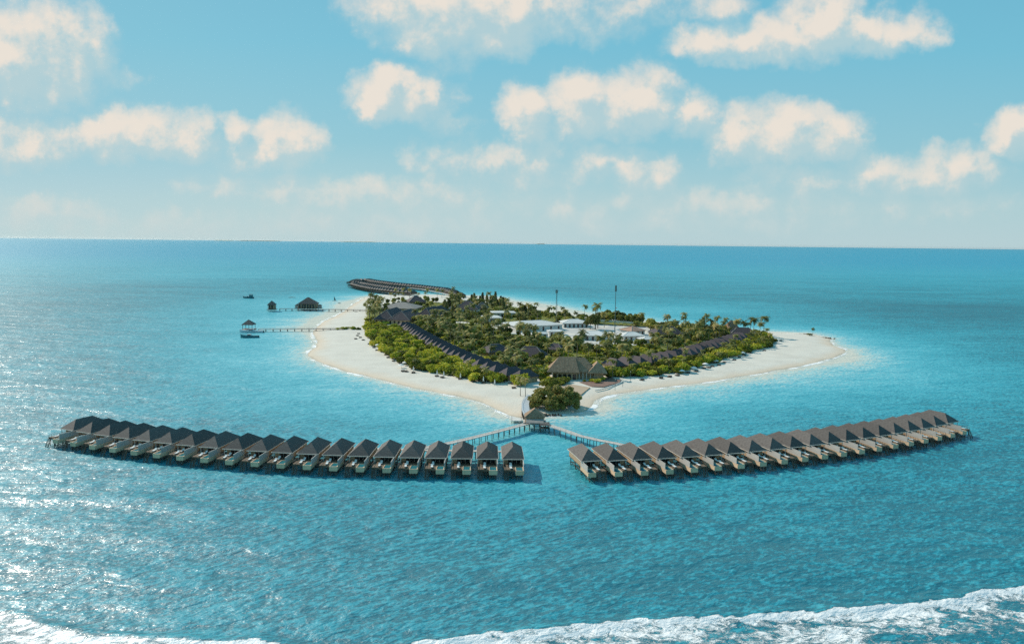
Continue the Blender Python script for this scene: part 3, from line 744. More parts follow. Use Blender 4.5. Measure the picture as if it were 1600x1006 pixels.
# ------------------------------------------------------------------ boats and floats
def boat(label, px, py, L, Bm, rz, hull, cabin=True, canopy=False, name='motor_boat', fb=1.7):
    q = W(px, py, 0)
    t = thing(name, label, 'boat', (q[0], q[1], 0), rz)
    m = MB(); secs = [(-0.5, 0.85, 0.9), (-0.2, 1.0, 0.85), (0.15, 0.95, 0.95), (0.36, 0.6, 1.15), (0.5, 0.04, 1.5)]
    vs = []
    for s_, wf, zf in secs:
        zf *= fb
        vs += [(-Bm / 2 * wf, s_ * L, zf), (-Bm / 2 * wf * .55, s_ * L, -0.4), (Bm / 2 * wf * .55, s_ * L, -0.4), (Bm / 2 * wf, s_ * L, zf)]
    fs = []
    for i in range(len(secs) - 1):
        for k in range(3): fs.append((i * 4 + k, i * 4 + k + 1, i * 4 + 5 + k, i * 4 + 4 + k))
        fs.append((i * 4 + 3, i * 4, i * 4 + 4, i * 4 + 7))
    fs.append((0, 3, 2, 1))
    m.add(vs, fs).build('hull', hull, t)
    if cabin:
        cz = lambda z: z * fb
        MB().add([(-Bm * .34, -.12 * L, .9), (Bm * .34, -.12 * L, .9), (Bm * .30, .2 * L, .95), (-Bm * .30, .2 * L, .95), (-Bm * .30, -.10 * L, 2.5), (Bm * .30, -.10 * L, 2.5), (Bm * .25, .12 * L, 2.4), (-Bm * .25, .12 * L, 2.4)],
                 [(4, 5, 6, 7), (0, 1, 5, 4), (1, 2, 6, 5), (2, 3, 7, 6), (3, 0, 4, 7)]).build('cabin', 'hull_white', t)
        MB().box(-Bm * .335, Bm * .335, -.08 * L, .1 * L, 1.6, 2.2).build('window', 'dark', t)
    if canopy:
        MB().box(-Bm * .42, Bm * .42, -.44 * L, -.10 * L, 4.4, 4.75).build('canopy', 'hull_blue', t)
        MB().box(-Bm * .36, Bm * .36, -.40 * L, -.14 * L, .9, 3.9).build('wheelhouse', 'hull_blue', t)
        for a in (-.4, .4):
            for b_ in (-.4, -.14): MB().bar((a * Bm, b_ * L, .8), (a * Bm, b_ * L, 4.4), .15).build('post', 'steel', t)
    MB().box(-.5, .5, -.54 * L, -.5 * L, 0, 1.3).build('outboard_motor', 'dark', t)
    t.scale = (1, 1, 1.5)
    return t
boat('dark boat with a raised stern canopy anchored offshore above the jetties', 388, 466, 19, 5.2, R_(82), 'hull_blue', True, True)
boat('white motor boat moored along the open boat pavilion', 393, 519.5, 25, 5.4, R_(95), 'hull_white', True, False)
boat('low dark speedboat drifting below the open boat pavilion', 390, 527.5, 18, 4.6, R_(96), 'hull_blue', True, False)
q = W(456, 465, 0)
tag(MB().add([(-8, 0, 0.1), (-4, -1.5, .5), (5, -1.6, .6), (8, 0, .1), (5, 1.6, .6), (-4, 1.5, .5), (0, 0, 1.1)],
             [(0, 1, 6), (1, 2, 6), (2, 3, 6), (3, 4, 6), (4, 5, 6), (5, 0, 6), (5, 4, 3, 2, 1, 0)]).build('swim_raft', 'stilt'), 'low dark floating raft on the water behind the large pavilion', 'raft').location = tuple(q)
q = W(522, 470, 0)
t = thing('small_sailboat', 'tiny sailboat near the far left beach', 'boat', tuple(q))
MB().add([(-4, 0, .5), (-2, -.8, .4), (3, -.8, .4), (4, 0, .5), (3, .8, .4), (-2, .8, .4), (-2, 0, -.2), (3, 0, -.2)], [(0, 1, 6), (1, 2, 7, 6), (2, 3, 7), (3, 4, 7), (4, 5, 6, 7), (5, 0, 6), (0, 5, 4, 3, 2, 1)]).build('hull', 'hull_blue', t)
MB().bar((0, 0, .4), (0, 0, 8), .2).build('mast', 'steel', t)
MB().add([(0.1, 0, 1), (3.2, .1, 1), (.1, 0, 7.5), (0.1, .12, 1), (3.2, .22, 1), (.1, .12, 7.5)], [(0, 1, 2), (5, 4, 3), (0, 3, 4, 1), (1, 4, 5, 2), (2, 5, 3, 0)]).build('sail', 'steel', t)
for px, py, lab in ((530, 474, 'small dark dinghy floating off the far left beach'), (556, 487, 'small dark dinghy pulled up on sand beside the upper jetty')):
    q = W(px, py, 0 if px < 540 else 1.3)
    tag(MB().add([(-2.6, -.3, .8), (-2, -1, .7), (2, -1, .7), (3, 0, .9), (2, 1, .7), (-2, 1, .7), (-1.5, -.5, 0), (1.6, -.5, 0), (1.6, .5, 0), (-1.5, .5, 0)],
                 [(0, 1, 6), (1, 2, 7, 6), (2, 3, 7), (3, 8, 7), (3, 4, 8), (4, 5, 9, 8), (5, 0, 9), (0, 6, 9), (6, 7, 8, 9), (0, 5, 4, 3, 2, 1)]).build('dinghy', 'stilt'), lab, 'dinghy').location = tuple(q)

# ------------------------------------------------------------------ far loop of villas
far = thing('far_overwater_villa', 'x', 'villa')
fr = MB().hip(-4.75, 4.75, -13, 5, 7.0, 11.0, -8, 0, 0.22).build('roof', 'shingle', far)
MB().box(-4.1, 4.1, -12, 2.5, 4.2, 6.76).build('wall', 'brown', far)
MB().box(-4.2, 4.2, -12.2, 9, 3.7, 4.19).build('deck', 'decking', far)
MB().box(-4.2, -4.0, 2.6, 10.5, 4.2, 6.2).build('privacy_screen', 'brown', far)
fs_ = MB()
for x_ in (-3.7, 3.7):
    for y_ in (-11, -4, 2, 10): fs_.tube([(x_, y_, -3), (x_, y_, 3.7)], [.22, .22], 6)
for x_ in (-3.7, 3.7):
    for y_ in (-11, -4, 2, 10): MB().tube([(x_, y_, -3), (x_, y_, 3.7)], [.22, .22], 6).build('stilt', 'stilt', far)
freeze(far)
put_far = place(far)
def far_row(P, step, out, lab, grp):
    pts = resample(P, 1.0); L = np.cumsum([0] + [np.linalg.norm(b - a) for a, b in zip(pts[:-1], pts[1:])])
    n = int(L[-1] / step)
    for i in range(n):
        s_ = (i + .5) * L[-1] / n; j = min(len(pts) - 2, int(np.searchsorted(L, s_)))
        p = pts[j]; a = pts[max(0, j - 8)]; b = pts[min(len(pts) - 1, j + 8)]
        v = (b - a) / (np.linalg.norm(b - a) + 1e-9); nr = np.array([v[1], -v[0]]) * out
        put_far((p[0], p[1], 0), math.atan2(-nr[0], nr[1]), lab % ordinal(i + 1), grp)
far_row([W(x, y, 11)[:2] for x, y in ((550, 440.5), (562, 444), (580, 447.5), (600, 450), (620, 452), (645, 453.8))], 10.5, 1, 'tiny stilt villa, %s from the tip, near side of the distant loop', 'near side of the distant villa loop')
far_row([W(x, y, 11)[:2] for x, y in ((548, 437.5), (556, 435.6), (577, 435), (592, 437.5), (620, 441), (660, 444.7), (700, 449.3), (714, 453), (720, 457))], 10.5, -1, 'tiny stilt villa, %s from the tip, seaward side of the distant loop', 'seaward side of the distant villa loop')
far_row([W(x, y, 11)[:2] for x, y in ((556, 438.4), (572, 439.8), (592, 443), (615, 446.2), (636, 448.5))], 10.5, -1, 'tiny stilt villa, %s from the tip, middle row of the distant loop', 'middle row of the distant villa loop')
walkway('boardwalk', 'thin pale boardwalk inside the distant loop of villas', 'boardwalk', [W(x, y, 4)[:2] for x, y in ((708, 462), (690, 457.5), (660, 452), (640, 449.5))], 4.0, 5, 'boardwalk', 12, False)

# ------------------------------------------------------------------ island buildings
FOOT = []                                                            # footprints: trees keep off them
def building(name, label, cx, cy, w, d, rz, wall_h, roof_h, roof='purple_shingle', wall='timber_wall', axis='x', over=1.2, doors=True, group=None, hipf=None, base=GZ, cat='building'):
    t = thing(name, label, cat, (cx, cy, base), rz, group)
    MB().box(-w / 2, w / 2, -d / 2, d / 2, -.6, wall_h).build('wall', wall, t)
    x0, x1, y0, y1 = -w / 2 - over, w / 2 + over, -d / 2 - over, d / 2 + over
    lo, sh = (w, d) if axis == 'x' else (d, w)
    rr = max(.3, (lo - (sh * .9 if hipf is None else hipf * 2)) / 2)
    MB().hip(x0, x1, y0, y1, wall_h + .32, wall_h + roof_h, -rr, rr, .3, axis=axis).build('roof', roof, t)
    rc = MB(); zr = wall_h + roof_h; ze = wall_h + .32
    if axis == 'x': A_, B_ = (-rr, 0, zr), (rr, 0, zr); hips = ((x0, y0, A_), (x0, y1, A_), (x1, y0, B_), (x1, y1, B_))
    else: A_, B_ = (0, -rr, zr), (0, rr, zr); hips = ((x0, y0, A_), (x1, y0, A_), (x0, y1, B_), (x1, y1, B_))
    rc.bar(A_, B_, .55, .3)
    for hx, hy, q_ in hips: rc.bar((hx, hy, ze), q_, .45, .25)
    rc.build('ridge_cap', 'grey_shingle' if 'white' not in roof else 'white_roof', t)
    if doors:
        n = max(2, int(w / 5)); 
        for i in range(min(n, 6)):
            a = -w / 2 + (i + .5) * w / min(n, 6)
            MB().box(a - 1.1, a + 1.1, -d / 2 - .06, -d / 2 - .003, .3, wall_h * .8).build('window', 'dark', t)
    FOOT.append((cx, cy, max(w, d) * .52 + .5, w, d, rz))
    return t
# the two rows of beach villas
beach = thing('beach_villa', 'x', 'villa')
MB().hip(-5.6, 5.6, -10, 9, 4.4, 9.2, -5, 3.2, .25).build('roof', 'purple_shingle', beach)
MB().box(-4.6, 4.6, -9, 6, -.6, 4.14).build('wall', 'timber_wall', beach)
MB().box(-3.4, 3.4, 6.003, 6.07, .2, 3.2).build('glass_door', 'dark', beach)
MB().box(-4.4, 4.4, 6.1, 12, -.3, .12).build('terrace', 'decking', beach)
for x_ in (-4.4, 4.4): MB().box(x_ - .14, x_ + .14, 8.0, 8.28, .12, 4.14).build('post', 'fascia', beach)
freeze(beach)
put_beach = place(beach)
def beach_row(P, n, out, lab, grp):
    pts = resample(P, 1.0); L = np.cumsum([0] + [np.linalg.norm(b - a) for a, b in zip(pts[:-1], pts[1:])])
    print(grp, 'length', L[-1], 'step', L[-1] / n)
    for i in range(n):
        s_ = (i + .5) * L[-1] / n; j = min(len(pts) - 2, int(np.searchsorted(L, s_)))
        p = pts[j]; a = pts[max(0, j - 14)]; b = pts[min(len(pts) - 1, j + 14)]
        v = (b - a) / (np.linalg.norm(b - a) + 1e-9); nr = np.array([v[1], -v[0]]) * out
        put_beach((p[0], p[1], GZ), math.atan2(-nr[0], nr[1]), lab % ordinal(i + 1), grp)
        FOOT.append((p[0], p[1], 8.5, 11, 18, math.atan2(-nr[0], nr[1])))
beach_row([W(x, y, 8)[:2] for x, y in ((629, 506), (640, 509), (655, 519), (680, 533), (710, 548), (745, 563), (785, 576), (827, 585))], 25, 1, 'violet roofed beach villa, %s from the far end of the left beach row', 'beach villas along the left beach')
beach_row([W(x, y, 8)[:2] for x, y in ((950, 566), (985, 563), (1020, 558.5), (1060, 551), (1100, 541), (1135, 530), (1158, 523))], 21, 1, 'violet roofed beach villa, %s from the thatched hall in the right beach row', 'beach villas along the right beach')

# thatched hall
q = W(886, 594, GZ)
t = thing('reception_hall', 'large tan thatched hall with three hipped roofs facing the round bush', 'hall', (q[0], q[1] + 10, GZ), R_(-4))
MB().box(-10, 8, -8, 8, -.6, 5.6).box(8.05, 20, -3.5, 9, -.6, 5.4).box(20.05, 27, -6, 6, -.6, 5).build('wall', 'timber_wall', t)
MB().hip(-14, 9.5, -10, 11, 5.9, 15.5, -5.5, 6.4, .5, axis='x').build('roof', 'thatch', t)
MB().hip(2.5, 21, -6.2, 12, 5.85, 15.0, 5, 13.5, .5, axis='x').build('roof', 'thatch', t)
MB().hip(15.5, 29.5, -8.6, 9, 5.5, 12.5, -3, 4.5, .5, axis='y').build('roof', 'thatch', t)
for x_ in (-8, -4.5, -1, 2.5, 6):
    MB().box(x_ - 1.2, x_ + 1.2, -8.06, -8.003, .2, 4.2).build('window', 'dark', t)
for x_ in (9.5, 12.2, 14.8, 17.5, 20.2): MB().box(x_ - .2, x_ + .2, -6, -5.6, -.4, 5.4).build('post', 'white_wall', t)
FOOT.append((q[0] + 6, q[1] + 9, 24, 44, 22, 0))
# plaza in front of it
def slab(name, pts, z, mat, kind='structure'):
    P = [W(x, y, z) for x, y in pts]; n = len(P)
    m = MB().add([tuple(p) for p in P] + [(p[0], p[1], z - 1.2) for p in P], [tuple(range(n))[::-1] if False else tuple(range(n))] + [(i, (i + 1) % n, n + (i + 1) % n, n + i) for i in range(n)])
    return tag(m.build(name, mat), kind=kind)
slab('plaza_deck', [(855, 592), (880, 598), (910, 603), (922, 605), (908, 616), (886, 614), (860, 604)], GZ + .25, 'paving')
slab('garden_bed', [(905, 597), (952, 590), (971, 593), (968, 597), (943, 604), (925, 603.5)], GZ + .22, 'red_paving')
def wall_line(name, label, P, z0, h, th, mat, cat='wall'):
    pts = [W(x, y, z0)[:2] for x, y in P]; o = pts[0]
    m = MB()
    for a, b in zip(pts[:-1], pts[1:]):
        a = a - o; b = b - o
        m.bar((a[0], a[1], h / 2), (b[0], b[1], h / 2), th, h)
    ob = m.build(name, mat); ob.location = (o[0], o[1], z0)
    return tag(ob, label, cat)
wall_line('low_wall', 'low white wall edging the beach terrace right of the plaza', [(930, 611), (948, 607), (974, 597)], GZ - .2, .7, .35, 'white_wall')

# other buildings; each set by the middle of its footprint
def at(px, py, z=GZ):
    p = W(px, py, z); return p[0], p[1]
def B(label, px, py, w, d, rz, wh, rh, **k):
    x, y = at(px, py); return building(k.pop('name', 'resort_building'), label, x, y, w, d, R_(rz), wh, rh, **k)
B('violet hip roofed house behind the end of the left beach row', 829, 562, 25, 17, -12, 4, 7.5)
B('violet gabled house half hidden by trees left of the pond', 773, 555, 23, 15, 38, 4, 6)
B('small violet roofed house in the trees behind the thatched hall', 868, 552, 15, 11, -25, 4, 5)
B('huge pale grey low hip roofed restaurant at the top left', 628, 485, 50, 44, -8, 4.5, 7.5, roof='grey_shingle')
B('dark hip roofed house behind the pale grey restaurant', 650, 476, 26, 24, 20, 5, 9)
B('long steep violet roofed hall on the left below the grey restaurant', 612, 502, 24, 62, -8, 5, 11, axis='y', hipf=10)
B('long steep violet roofed hall beside the left steep hall', 635, 503, 26, 58, -10, 5, 10, axis='y', hipf=10)
B('violet roofed hall with pale ridge stripes before the casuarinas', 673, 499, 20, 46, -16, 5, 11, axis='y', hipf=9)
B('violet roofed hall right of the striped violet hall', 684, 496, 20, 44, -14, 5, 10, axis='y', hipf=9)
B('dark hip roofed villa with a white wall near the far trees', 731, 490, 30, 26, -4, 7, 11, wall='white_wall')
B('small tan hip roofed annex left of the white walled villa', 712, 488, 18, 18, 0, 5, 8, roof='grey_shingle')
B('small grey hip roofed annex right of the white walled villa', 753, 486, 16, 16, 0, 5, 8, roof='shingle')
B('white shed roofed building with a broad white side wall', 768, 504, 20, 26, 12, 7, 2.6, roof='white_roof', wall='white_wall')
B('white flat roofed block behind the white shed building', 786, 496, 30, 22, 8, 7, 2.0, roof='white_roof', wall='white_wall')
B('very long white metal roofed warehouse left of the first mast', 831, 514, 58, 40, 24, 6, 4.0, roof='white_roof', wall='white_wall', axis='x')
B('grey white low roofed workshop behind the dark round tree', 897, 510, 30, 24, 6, 5, 4.0, roof='white_roof', wall='white_wall')
B('white hip roofed store right below the dark round tree', 928, 530, 28, 22, -12, 5, 4.0, roof='white_roof', wall='white_wall')
B('pale tan roofed shed in the service yard', 986, 530, 22, 18, 10, 4.5, 3.5, roof='white_roof', wall='white_wall')
B('faded orange roofed shed in the service yard', 988, 522, 18, 20, 30, 4.5, 4.5, roof='rust_roof', wall='white_wall')
B('small white shed at the right end of the service yard', 1012, 536, 16, 12, 20, 4.5, 2.5, roof='white_roof', wall='white_wall')
B('small white flat roofed hut among palms below the warehouse', 868, 523, 16, 10, 10, 4, 2, roof='white_roof', wall='white_wall')
B('small white roofed hut among the trees left of the store', 846, 527, 12, 8, 10, 4, 2, roof='white_roof', wall='white_wall')
B('wide brown violet roofed house at the right of the service yard', 1040, 527, 30, 22, 8, 4.5, 8.5)
B('steep brown pyramid roofed pavilion near the right palms', 1142, 520, 14, 14, 20, 3.5, 11, roof='thatch')
B('low violet roofed house before the right end palms', 1160, 526, 26, 15, -6, 4, 6)
slab('service_yard', [(870, 506), (900, 500), (1012, 508), (1030, 522), (1005, 540), (930, 540), (880, 526), (800, 521), (795, 512)], GZ + .12, 'court')
wall_line('boundary_wall', 'long white boundary wall at the back of the service yard', [(899, 502), (950, 505), (1010, 509.5)], GZ, 4.0, .5, 'white_wall')

# masts
def mast(label, px, py, h, heavy):
    q = W(px, py, GZ); t = thing('antenna_mast', label, 'mast', (q[0], q[1], GZ))
    m = MB()
    if heavy:
        for k in range(3):
            a = 2 * PI * k / 3; m.bar((math.cos(a) * 1.1, math.sin(a) * 1.1, 0), (math.cos(a) * .5, math.sin(a) * .5, h), .28)
        n = 16
        for i in range(n):
            r = 1.1 - .6 * i / n; z0 = h * i / n; z1 = h * (i + 1) / n
            for k in range(3):
                a = 2 * PI * k / 3; b = 2 * PI * (k + 1) / 3
                m.bar((math.cos(a) * r, math.sin(a) * r, z0), (math.cos(b) * r, math.sin(b) * r, z1), .12)
    else: m.tube([(0, 0, 0), (0, 0, h)], [.5, .22], 8)
    m.build('tower', 'steel', t)
    for k in range(3):
        a = 2 * PI * k / 3 + .3; r = 1.3 if heavy else .6
        MB().box(math.cos(a) * r - .35, math.cos(a) * r + .35, math.sin(a) * r - .35, math.sin(a) * r + .35, h - (4.5 if heavy else 7), h - .4).build('antenna_panel', 'steel', t)
    MB().lathe([(0, h * .52), (.9, h * .52), (.9, h * .52 + .8), (0, h * .52 + .8)], 10, (1.2, 0)).build('dish', 'white_wall', t)
    return t
mast('lattice antenna mast standing by the white warehouse', 869, 504, 41, True)
mast('slender single pole mast in the middle of the service yard', 960.5, 520, 53, False)

# dark groynes and the hut on the right sand spit
def groyne(label, P, w):
    pts = [W(x, y, .4)[:2] for x, y in P]; o = pts[0]; m = MB()
    for p in resample(pts, 1.5):
        p = p - o
        for _ in range(3):
            r = random.uniform(.5, 1.0); c = (p[0] + random.uniform(-w, w), p[1] + random.uniform(-w, w), random.uniform(.1, .7))
            vs = []
            for a in range(6):
                an = a * PI / 3 + random.random(); vs.append((c[0] + r * math.cos(an) * random.uniform(.7, 1.2), c[1] + r * math.sin(an) * random.uniform(.7, 1.2), c[2] - .5))
            vs.append((c[0], c[1], c[2] + r * .8))
            m.add(vs, [(k, (k + 1) % 6, 6) for k in range(6)])
    ob = m.build('rock_groyne', 'rock'); ob.location = (o[0], o[1], .4)
    return tag(ob, label, 'groyne')
groyne('long thin line of dark rocks along the back of the right sand spit', [(1200, 522), (1235, 522.3), (1265, 522.6)], 1.6)
groyne('short dark rock groyne at the far corner of the right sand spit', [(1288, 528), (1301, 529)], 2.2)
groyne('dark wet rocks at the foot of the round bush', [(848, 649), (858, 648), (874, 648)], 1.5)

# ------------------------------------------------------------------ vegetation
def leaf_cloud(lumps, n, size, seed, core=0.80, droop=0.0):
    r = np.random.default_rng(seed); m = MB()
    vol = np.array([l[1] ** 2 for l in lumps]); vol = vol / vol.sum()
    # an uneven inner mass so that a crown is not see-through
    for (c, rad) in lumps:
        nl, ns = 5, 7; vs = []; fs = []
        for i in range(nl):
            th = PI * (i + .5) / nl
            for k in range(ns):
                ph = 2 * PI * k / ns; q = rad * core * r.uniform(.78, 1.12)
                vs.append((c[0] + q * math.sin(th) * math.cos(ph), c[1] + q * math.sin(th) * math.sin(ph), c[2] + q * .85 * math.cos(th)))
        for i in range(nl - 1):
            for k in range(ns): fs.append((i * ns + k, (i + 1) * ns + k, (i + 1) * ns + (k + 1) % ns, i * ns + (k + 1) % ns))
        fs.append(tuple(range(ns)))
        m.add(vs, fs)
    for li, (c, rad) in enumerate(lumps):
        for _ in range(int(n * vol[li])):
            u = r.normal(size=3); u /= np.linalg.norm(u)
            if u[2] < -.35: u[2] *= -1
            p = np.array(c) + u * rad * r.uniform(.82, 1.12) * np.array([1, 1, .85])
            a = r.normal(size=3) * .7 + u * .3; a /= np.linalg.norm(a); b = np.cross(a, u + r.normal(size=3) * .5); b /= (np.linalg.norm(b) + 1e-6)
            s_ = size * r.uniform(.6, 1.3)
            m.add([p - a * s_ * .5 - b * s_ * .28, p + a * s_ * .1 - b * s_ * .42, p + a * s_ * .6, p - a * s_ * .1 + b * s_ * .40], [(0, 1, 2, 3)])
    return m
def bush_lumps(seed, R=4.0, hgt=3.2, n=7):
    r = np.random.default_rng(seed); L = [((0, 0, hgt * .55), R * .58)]
    for k in range(n):
        a = 2 * PI * k / n + r.uniform(-.3, .3); d = R * r.uniform(.42, .72)
        L.append(((d * math.cos(a), d * math.sin(a), hgt * r.uniform(.30, .75)), R * r.uniform(.28, .46)))
    return L
def tree_lumps(seed, R=4.2, trunk=3.5, hgt=7.5, n=9):
    r = np.random.default_rng(seed); L = [((0, 0, (trunk + hgt) / 2 + .4), R * .55)]
    for k in range(n):
        a = r.uniform(0, 2 * PI); d = R * r.uniform(.3, .75)
        L.append(((d * math.cos(a), d * math.sin(a), r.uniform(trunk + .3, hgt) - d * .25), R * r.uniform(.26, .44)))
    return L
PROTO = {}
def proto_tree(key, idx, name, cat, crown_mb, mat, trunk_mb):
    t = thing(name, 'x', cat)
    crown_mb.build('crown', mat, t); trunk_mb.build('trunk', 'bark', t)
    freeze(t); PROTO.setdefault(key, []).append(place(t))
def trunk(h, r0, r1, lean=(0, 0), limbs=4, seed=0):
    r = random.Random(seed); m = MB()
    m.tube([(0, 0, -.6), (lean[0] * .3, lean[1] * .3, h * .5), (lean[0], lean[1], h)], [r0, (r0 + r1) / 2, r1], 7)
    for k in range(limbs):
        a = 2 * PI * k / limbs + r.random(); z = h * r.uniform(.45, .8)
        m.tube([(lean[0] * z / h, lean[1] * z / h, z), (lean[0] + math.cos(a) * h * .35, lean[1] + math.sin(a) * h * .35, h * 1.15)], [r1 * .8, r1 * .3], 5)
    return m
for i in range(5):
    proto_tree('bush', i, 'beach_bush', 'bush', leaf_cloud(bush_lumps(40 + i), 420, 1.05, 60 + i), 'hedge_leaf', trunk(2.2, .28, .15, (0, 0), 4, i))
for i in range(3):
    proto_tree('shrub', i, 'leafy_shrub', 'shrub', leaf_cloud(bush_lumps(240 + i), 420, 1.05, 260 + i), 'hedge_leaf', trunk(2.2, .28, .15, (0, 0), 4, i))
for i in range(5):
    proto_tree('tree', i, 'broadleaf_tree', 'tree', leaf_cloud(tree_lumps(80 + i), 480, 1.15, 90 + i), 'tree_leaf', trunk(4.8, .32, .18, (.3, .1), 4, i))
for i in range(4):
    proto_tree('coastal', i, 'coastal_tree', 'tree', leaf_cloud(tree_lumps(380 + i, 4.6, 1.8, 6.6, 11), 460, 1.15, 390 + i), 'tree_leaf', trunk(3.2, .34, .2, (-.2, .2), 4, i))
def palm_crown(seed, h, lean, nf=20, L=5.2):
    r = np.random.default_rng(seed); m = MB()
    for k in range(nf):
        az = 2 * PI * k / nf * 2.4 + r.uniform(-.2, .2); el = r.uniform(-.35, 1.15); ln = L * r.uniform(.75, 1.1)
        p = np.array([lean[0], lean[1], h]); pts = [p]; e = el
        seg = 6
        for s_ in range(seg):
            dd = np.array([math.cos(az) * math.cos(e), math.sin(az) * math.cos(e), math.sin(e)])
            p = p + dd * ln / seg; pts.append(p); e -= r.uniform(.22, .36)
        side = np.array([-math.sin(az), math.cos(az), 0])
        for s_ in range(seg):
            w0 = .95 * math.sin(PI * min(.95, (s_ + .35) / seg)) + .12; w1 = .95 * math.sin(PI * min(.95, (s_ + 1.35) / seg)) * .9 + .06
            for sg in (-1, 1):
                a, b = pts[s_], pts[s_ + 1]
                # leaflets: two narrow blades per segment with gaps between
                for f0, f1 in ((.0, .42), (.5, .92)):
                    q0 = a + (b - a) * f0; q1 = a + (b - a) * f1
                    tip = side * sg * (w0 * (1 - f0) + w1 * f0) * 1.25 + (b - a) * .5 + np.array([0, 0, -.45 * w0])
                    m.add([q0, q1, q1 + tip, q0 + tip * .9], [(0, 1, 2, 3)])
    return m
for i in range(5):
    h = (11.5, 13, 14.5, 12, 16)[i]; lean = ((.8, .2), (-.6, .5), (1.4, -.3), (-1.2, -.4), (.4, .9))[i]
    tm = MB().tube([(0, 0, -.6), (lean[0] * .15, lean[1] * .15, h * .35), (lean[0] * .5, lean[1] * .5, h * .7), (lean[0], lean[1], h)], [.34, .24, .19, .17], 7)
    proto_tree('palm', i, 'palm_tree', 'palm', palm_crown(130 + i, h, lean), 'palm_leaf', tm)
def pine_crown(seed, h):
    r = np.random.default_rng(seed); m = MB()
    for _ in range(620):
        z = h * (.10 + .92 * r.random() ** .85); rad = (1 - z / (h * 1.05)) ** .8 * h * .27 + .3
        a = r.uniform(0, 2 * PI); d = rad * math.sqrt(r.random())
        p = np.array([d * math.cos(a), d * math.sin(a), z]); out = np.array([math.cos(a) * .8, math.sin(a) * .8, .75]) + r.normal(size=3) * .25
        out /= np.linalg.norm(out); s_ = np.cross(out, r.normal(size=3)); s_ /= np.linalg.norm(s_); L = r.uniform(.9, 1.9)
        m.add([p - s_ * .3, p + s_ * .3, p + out * L + s_ * .08, p + out * L - s_ * .08], [(0, 1, 2, 3)])
    m.lathe([(h * .15, h * .12), (h * .17, h * .3), (h * .10, h * .65), (.1, h * .95)], 7)
    return m
for i in range(4):
    h = (13, 16, 11, 17)[i]
    proto_tree('pine', i, 'casuarina_tree', 'tree', pine_crown(170 + i, h), 'pine_leaf', MB().tube([(0, 0, -.6), (.1, 0, h * .5), (0, .1, h * .95)], [.3, .18, .05], 7))

PLACED = []
def in_poly(p, P):
    c = False; n = len(P); x, y = p
    for i in range(n):
        ax, ay = P[i]; bx, by = P[(i + 1) % n]
        if (ay > y) != (by > y) and x < (bx - ax) * (y - ay) / (by - ay) + ax: c = not c
    return c
def clear_of(p, m=0.0):
    for cx, cy, rr, w, d, rz in FOOT:
        dx, dy = p[0] - cx, p[1] - cy
        if abs(dx) > 60 or abs(dy) > 60: continue
        c, s_ = math.cos(-rz), math.sin(-rz); lx, ly = dx * c - dy * s_, dx * s_ + dy * c
        if abs(lx) < w / 2 + m and abs(ly) < d / 2 + m: return False
    return True
def scatter(key, px_poly, n, mind, label, group, smin, smax, margin=2.0, zs=(.85, 1.2), seed=1, depth_mul=1.0):
    r = random.Random(seed); P = [tuple(W(x, y, GZ)[:2]) for x, y in px_poly]
    xs_ = [p[0] for p in P]; ys_ = [p[1] for p in P]; mine = []; tries = 0
    while len(mine) < n and tries < n * 120:
        tries += 1
        p = (r.uniform(min(xs_), max(xs_)), r.uniform(min(ys_), max(ys_)))
        if not in_poly(p, P) or not clear_of(p, margin): continue
        if any((p[0] - a) ** 2 + (p[1] - b) ** 2 < mind ** 2 for a, b in mine): continue
        mine.append(p)
    for p in mine:
        s_ = r.uniform(smin, smax)
        r.choice(PROTO[key])((p[0], p[1], GZ), r.uniform(0, 6.28), label, group, (s_, s_, s_ * r.uniform(*zs)))
    print(group, len(mine))
ZA = [(572, 520), (584, 540), (604, 553), (623, 566), (640, 575), (668, 582), (700, 588), (742, 596), (780, 602), (814, 603), (828, 597), (800, 588), (765, 580), (715, 566), (680, 548), (648, 528), (628, 516), (604, 510), (580, 510)]
scatter('bush', ZA, 160, 5.4, 'bright green rounded bush in the thick hedge along the left beach', 'bushes of the left beach hedge', 1.05, 1.65, 1.0, (1.0, 1.4), 3)
ZC = [(944, 590), (1000, 589), (1058, 583), (1104, 571), (1150, 556), (1196, 543), (1207, 537), (1200, 528), (1176, 530), (1140, 541), (1100, 553), (1050, 565), (1000, 574), (945, 579)]
scatter('bush', ZC, 105, 5.6, 'bright green rounded bush in the thick hedge along the right beach', 'bushes of the right beach hedge', 1.0, 1.5, 1.0, (.95, 1.3), 4)
ZB1 = [(640, 502), (690, 505), (760, 508), (800, 524), (880, 531), (930, 543), (1010, 541), (1100, 535), (1130, 527), (1120, 541), (1060, 558), (1000, 568), (940, 574), (905, 574), (860, 580), (846, 590), (828, 594), (745, 574), (690, 549), (650, 524)]
scatter('tree', ZB1, 175, 6.6, 'dark green broadleaf tree in the wood between the two beach villa rows', 'broadleaf trees of the central wood', .75, 1.25, 1.2, (.75, 1.1), 5)
ZB1b = [(640, 508), (690, 508), (760, 515), (800, 528), (880, 535), (1010, 543), (1100, 538), (1120, 540), (1060, 557), (1000, 567), (940, 573), (905, 573), (860, 580), (846, 590), (828, 593), (745, 573), (690, 548), (650, 523)]
scatter('shrub', ZB1b, 190, 5.2, 'low green shrub in the wood between the two beach villa rows', 'shrubs of the central wood', .8, 1.3, 2.2, (.7, 1.0), 15)
scatter('palm', ZB1, 120, 6.5, 'feathery palm in the wood between the two beach villa rows', 'palms of the central wood', .9, 1.3, 1.5, (.85, 1.1), 6)
ZB2 = [(690, 475), (740, 473), (785, 478), (850, 488), (900, 496), (960, 501), (1000, 505), (1015, 512), (870, 504), (800, 507), (760, 508), (700, 500)]
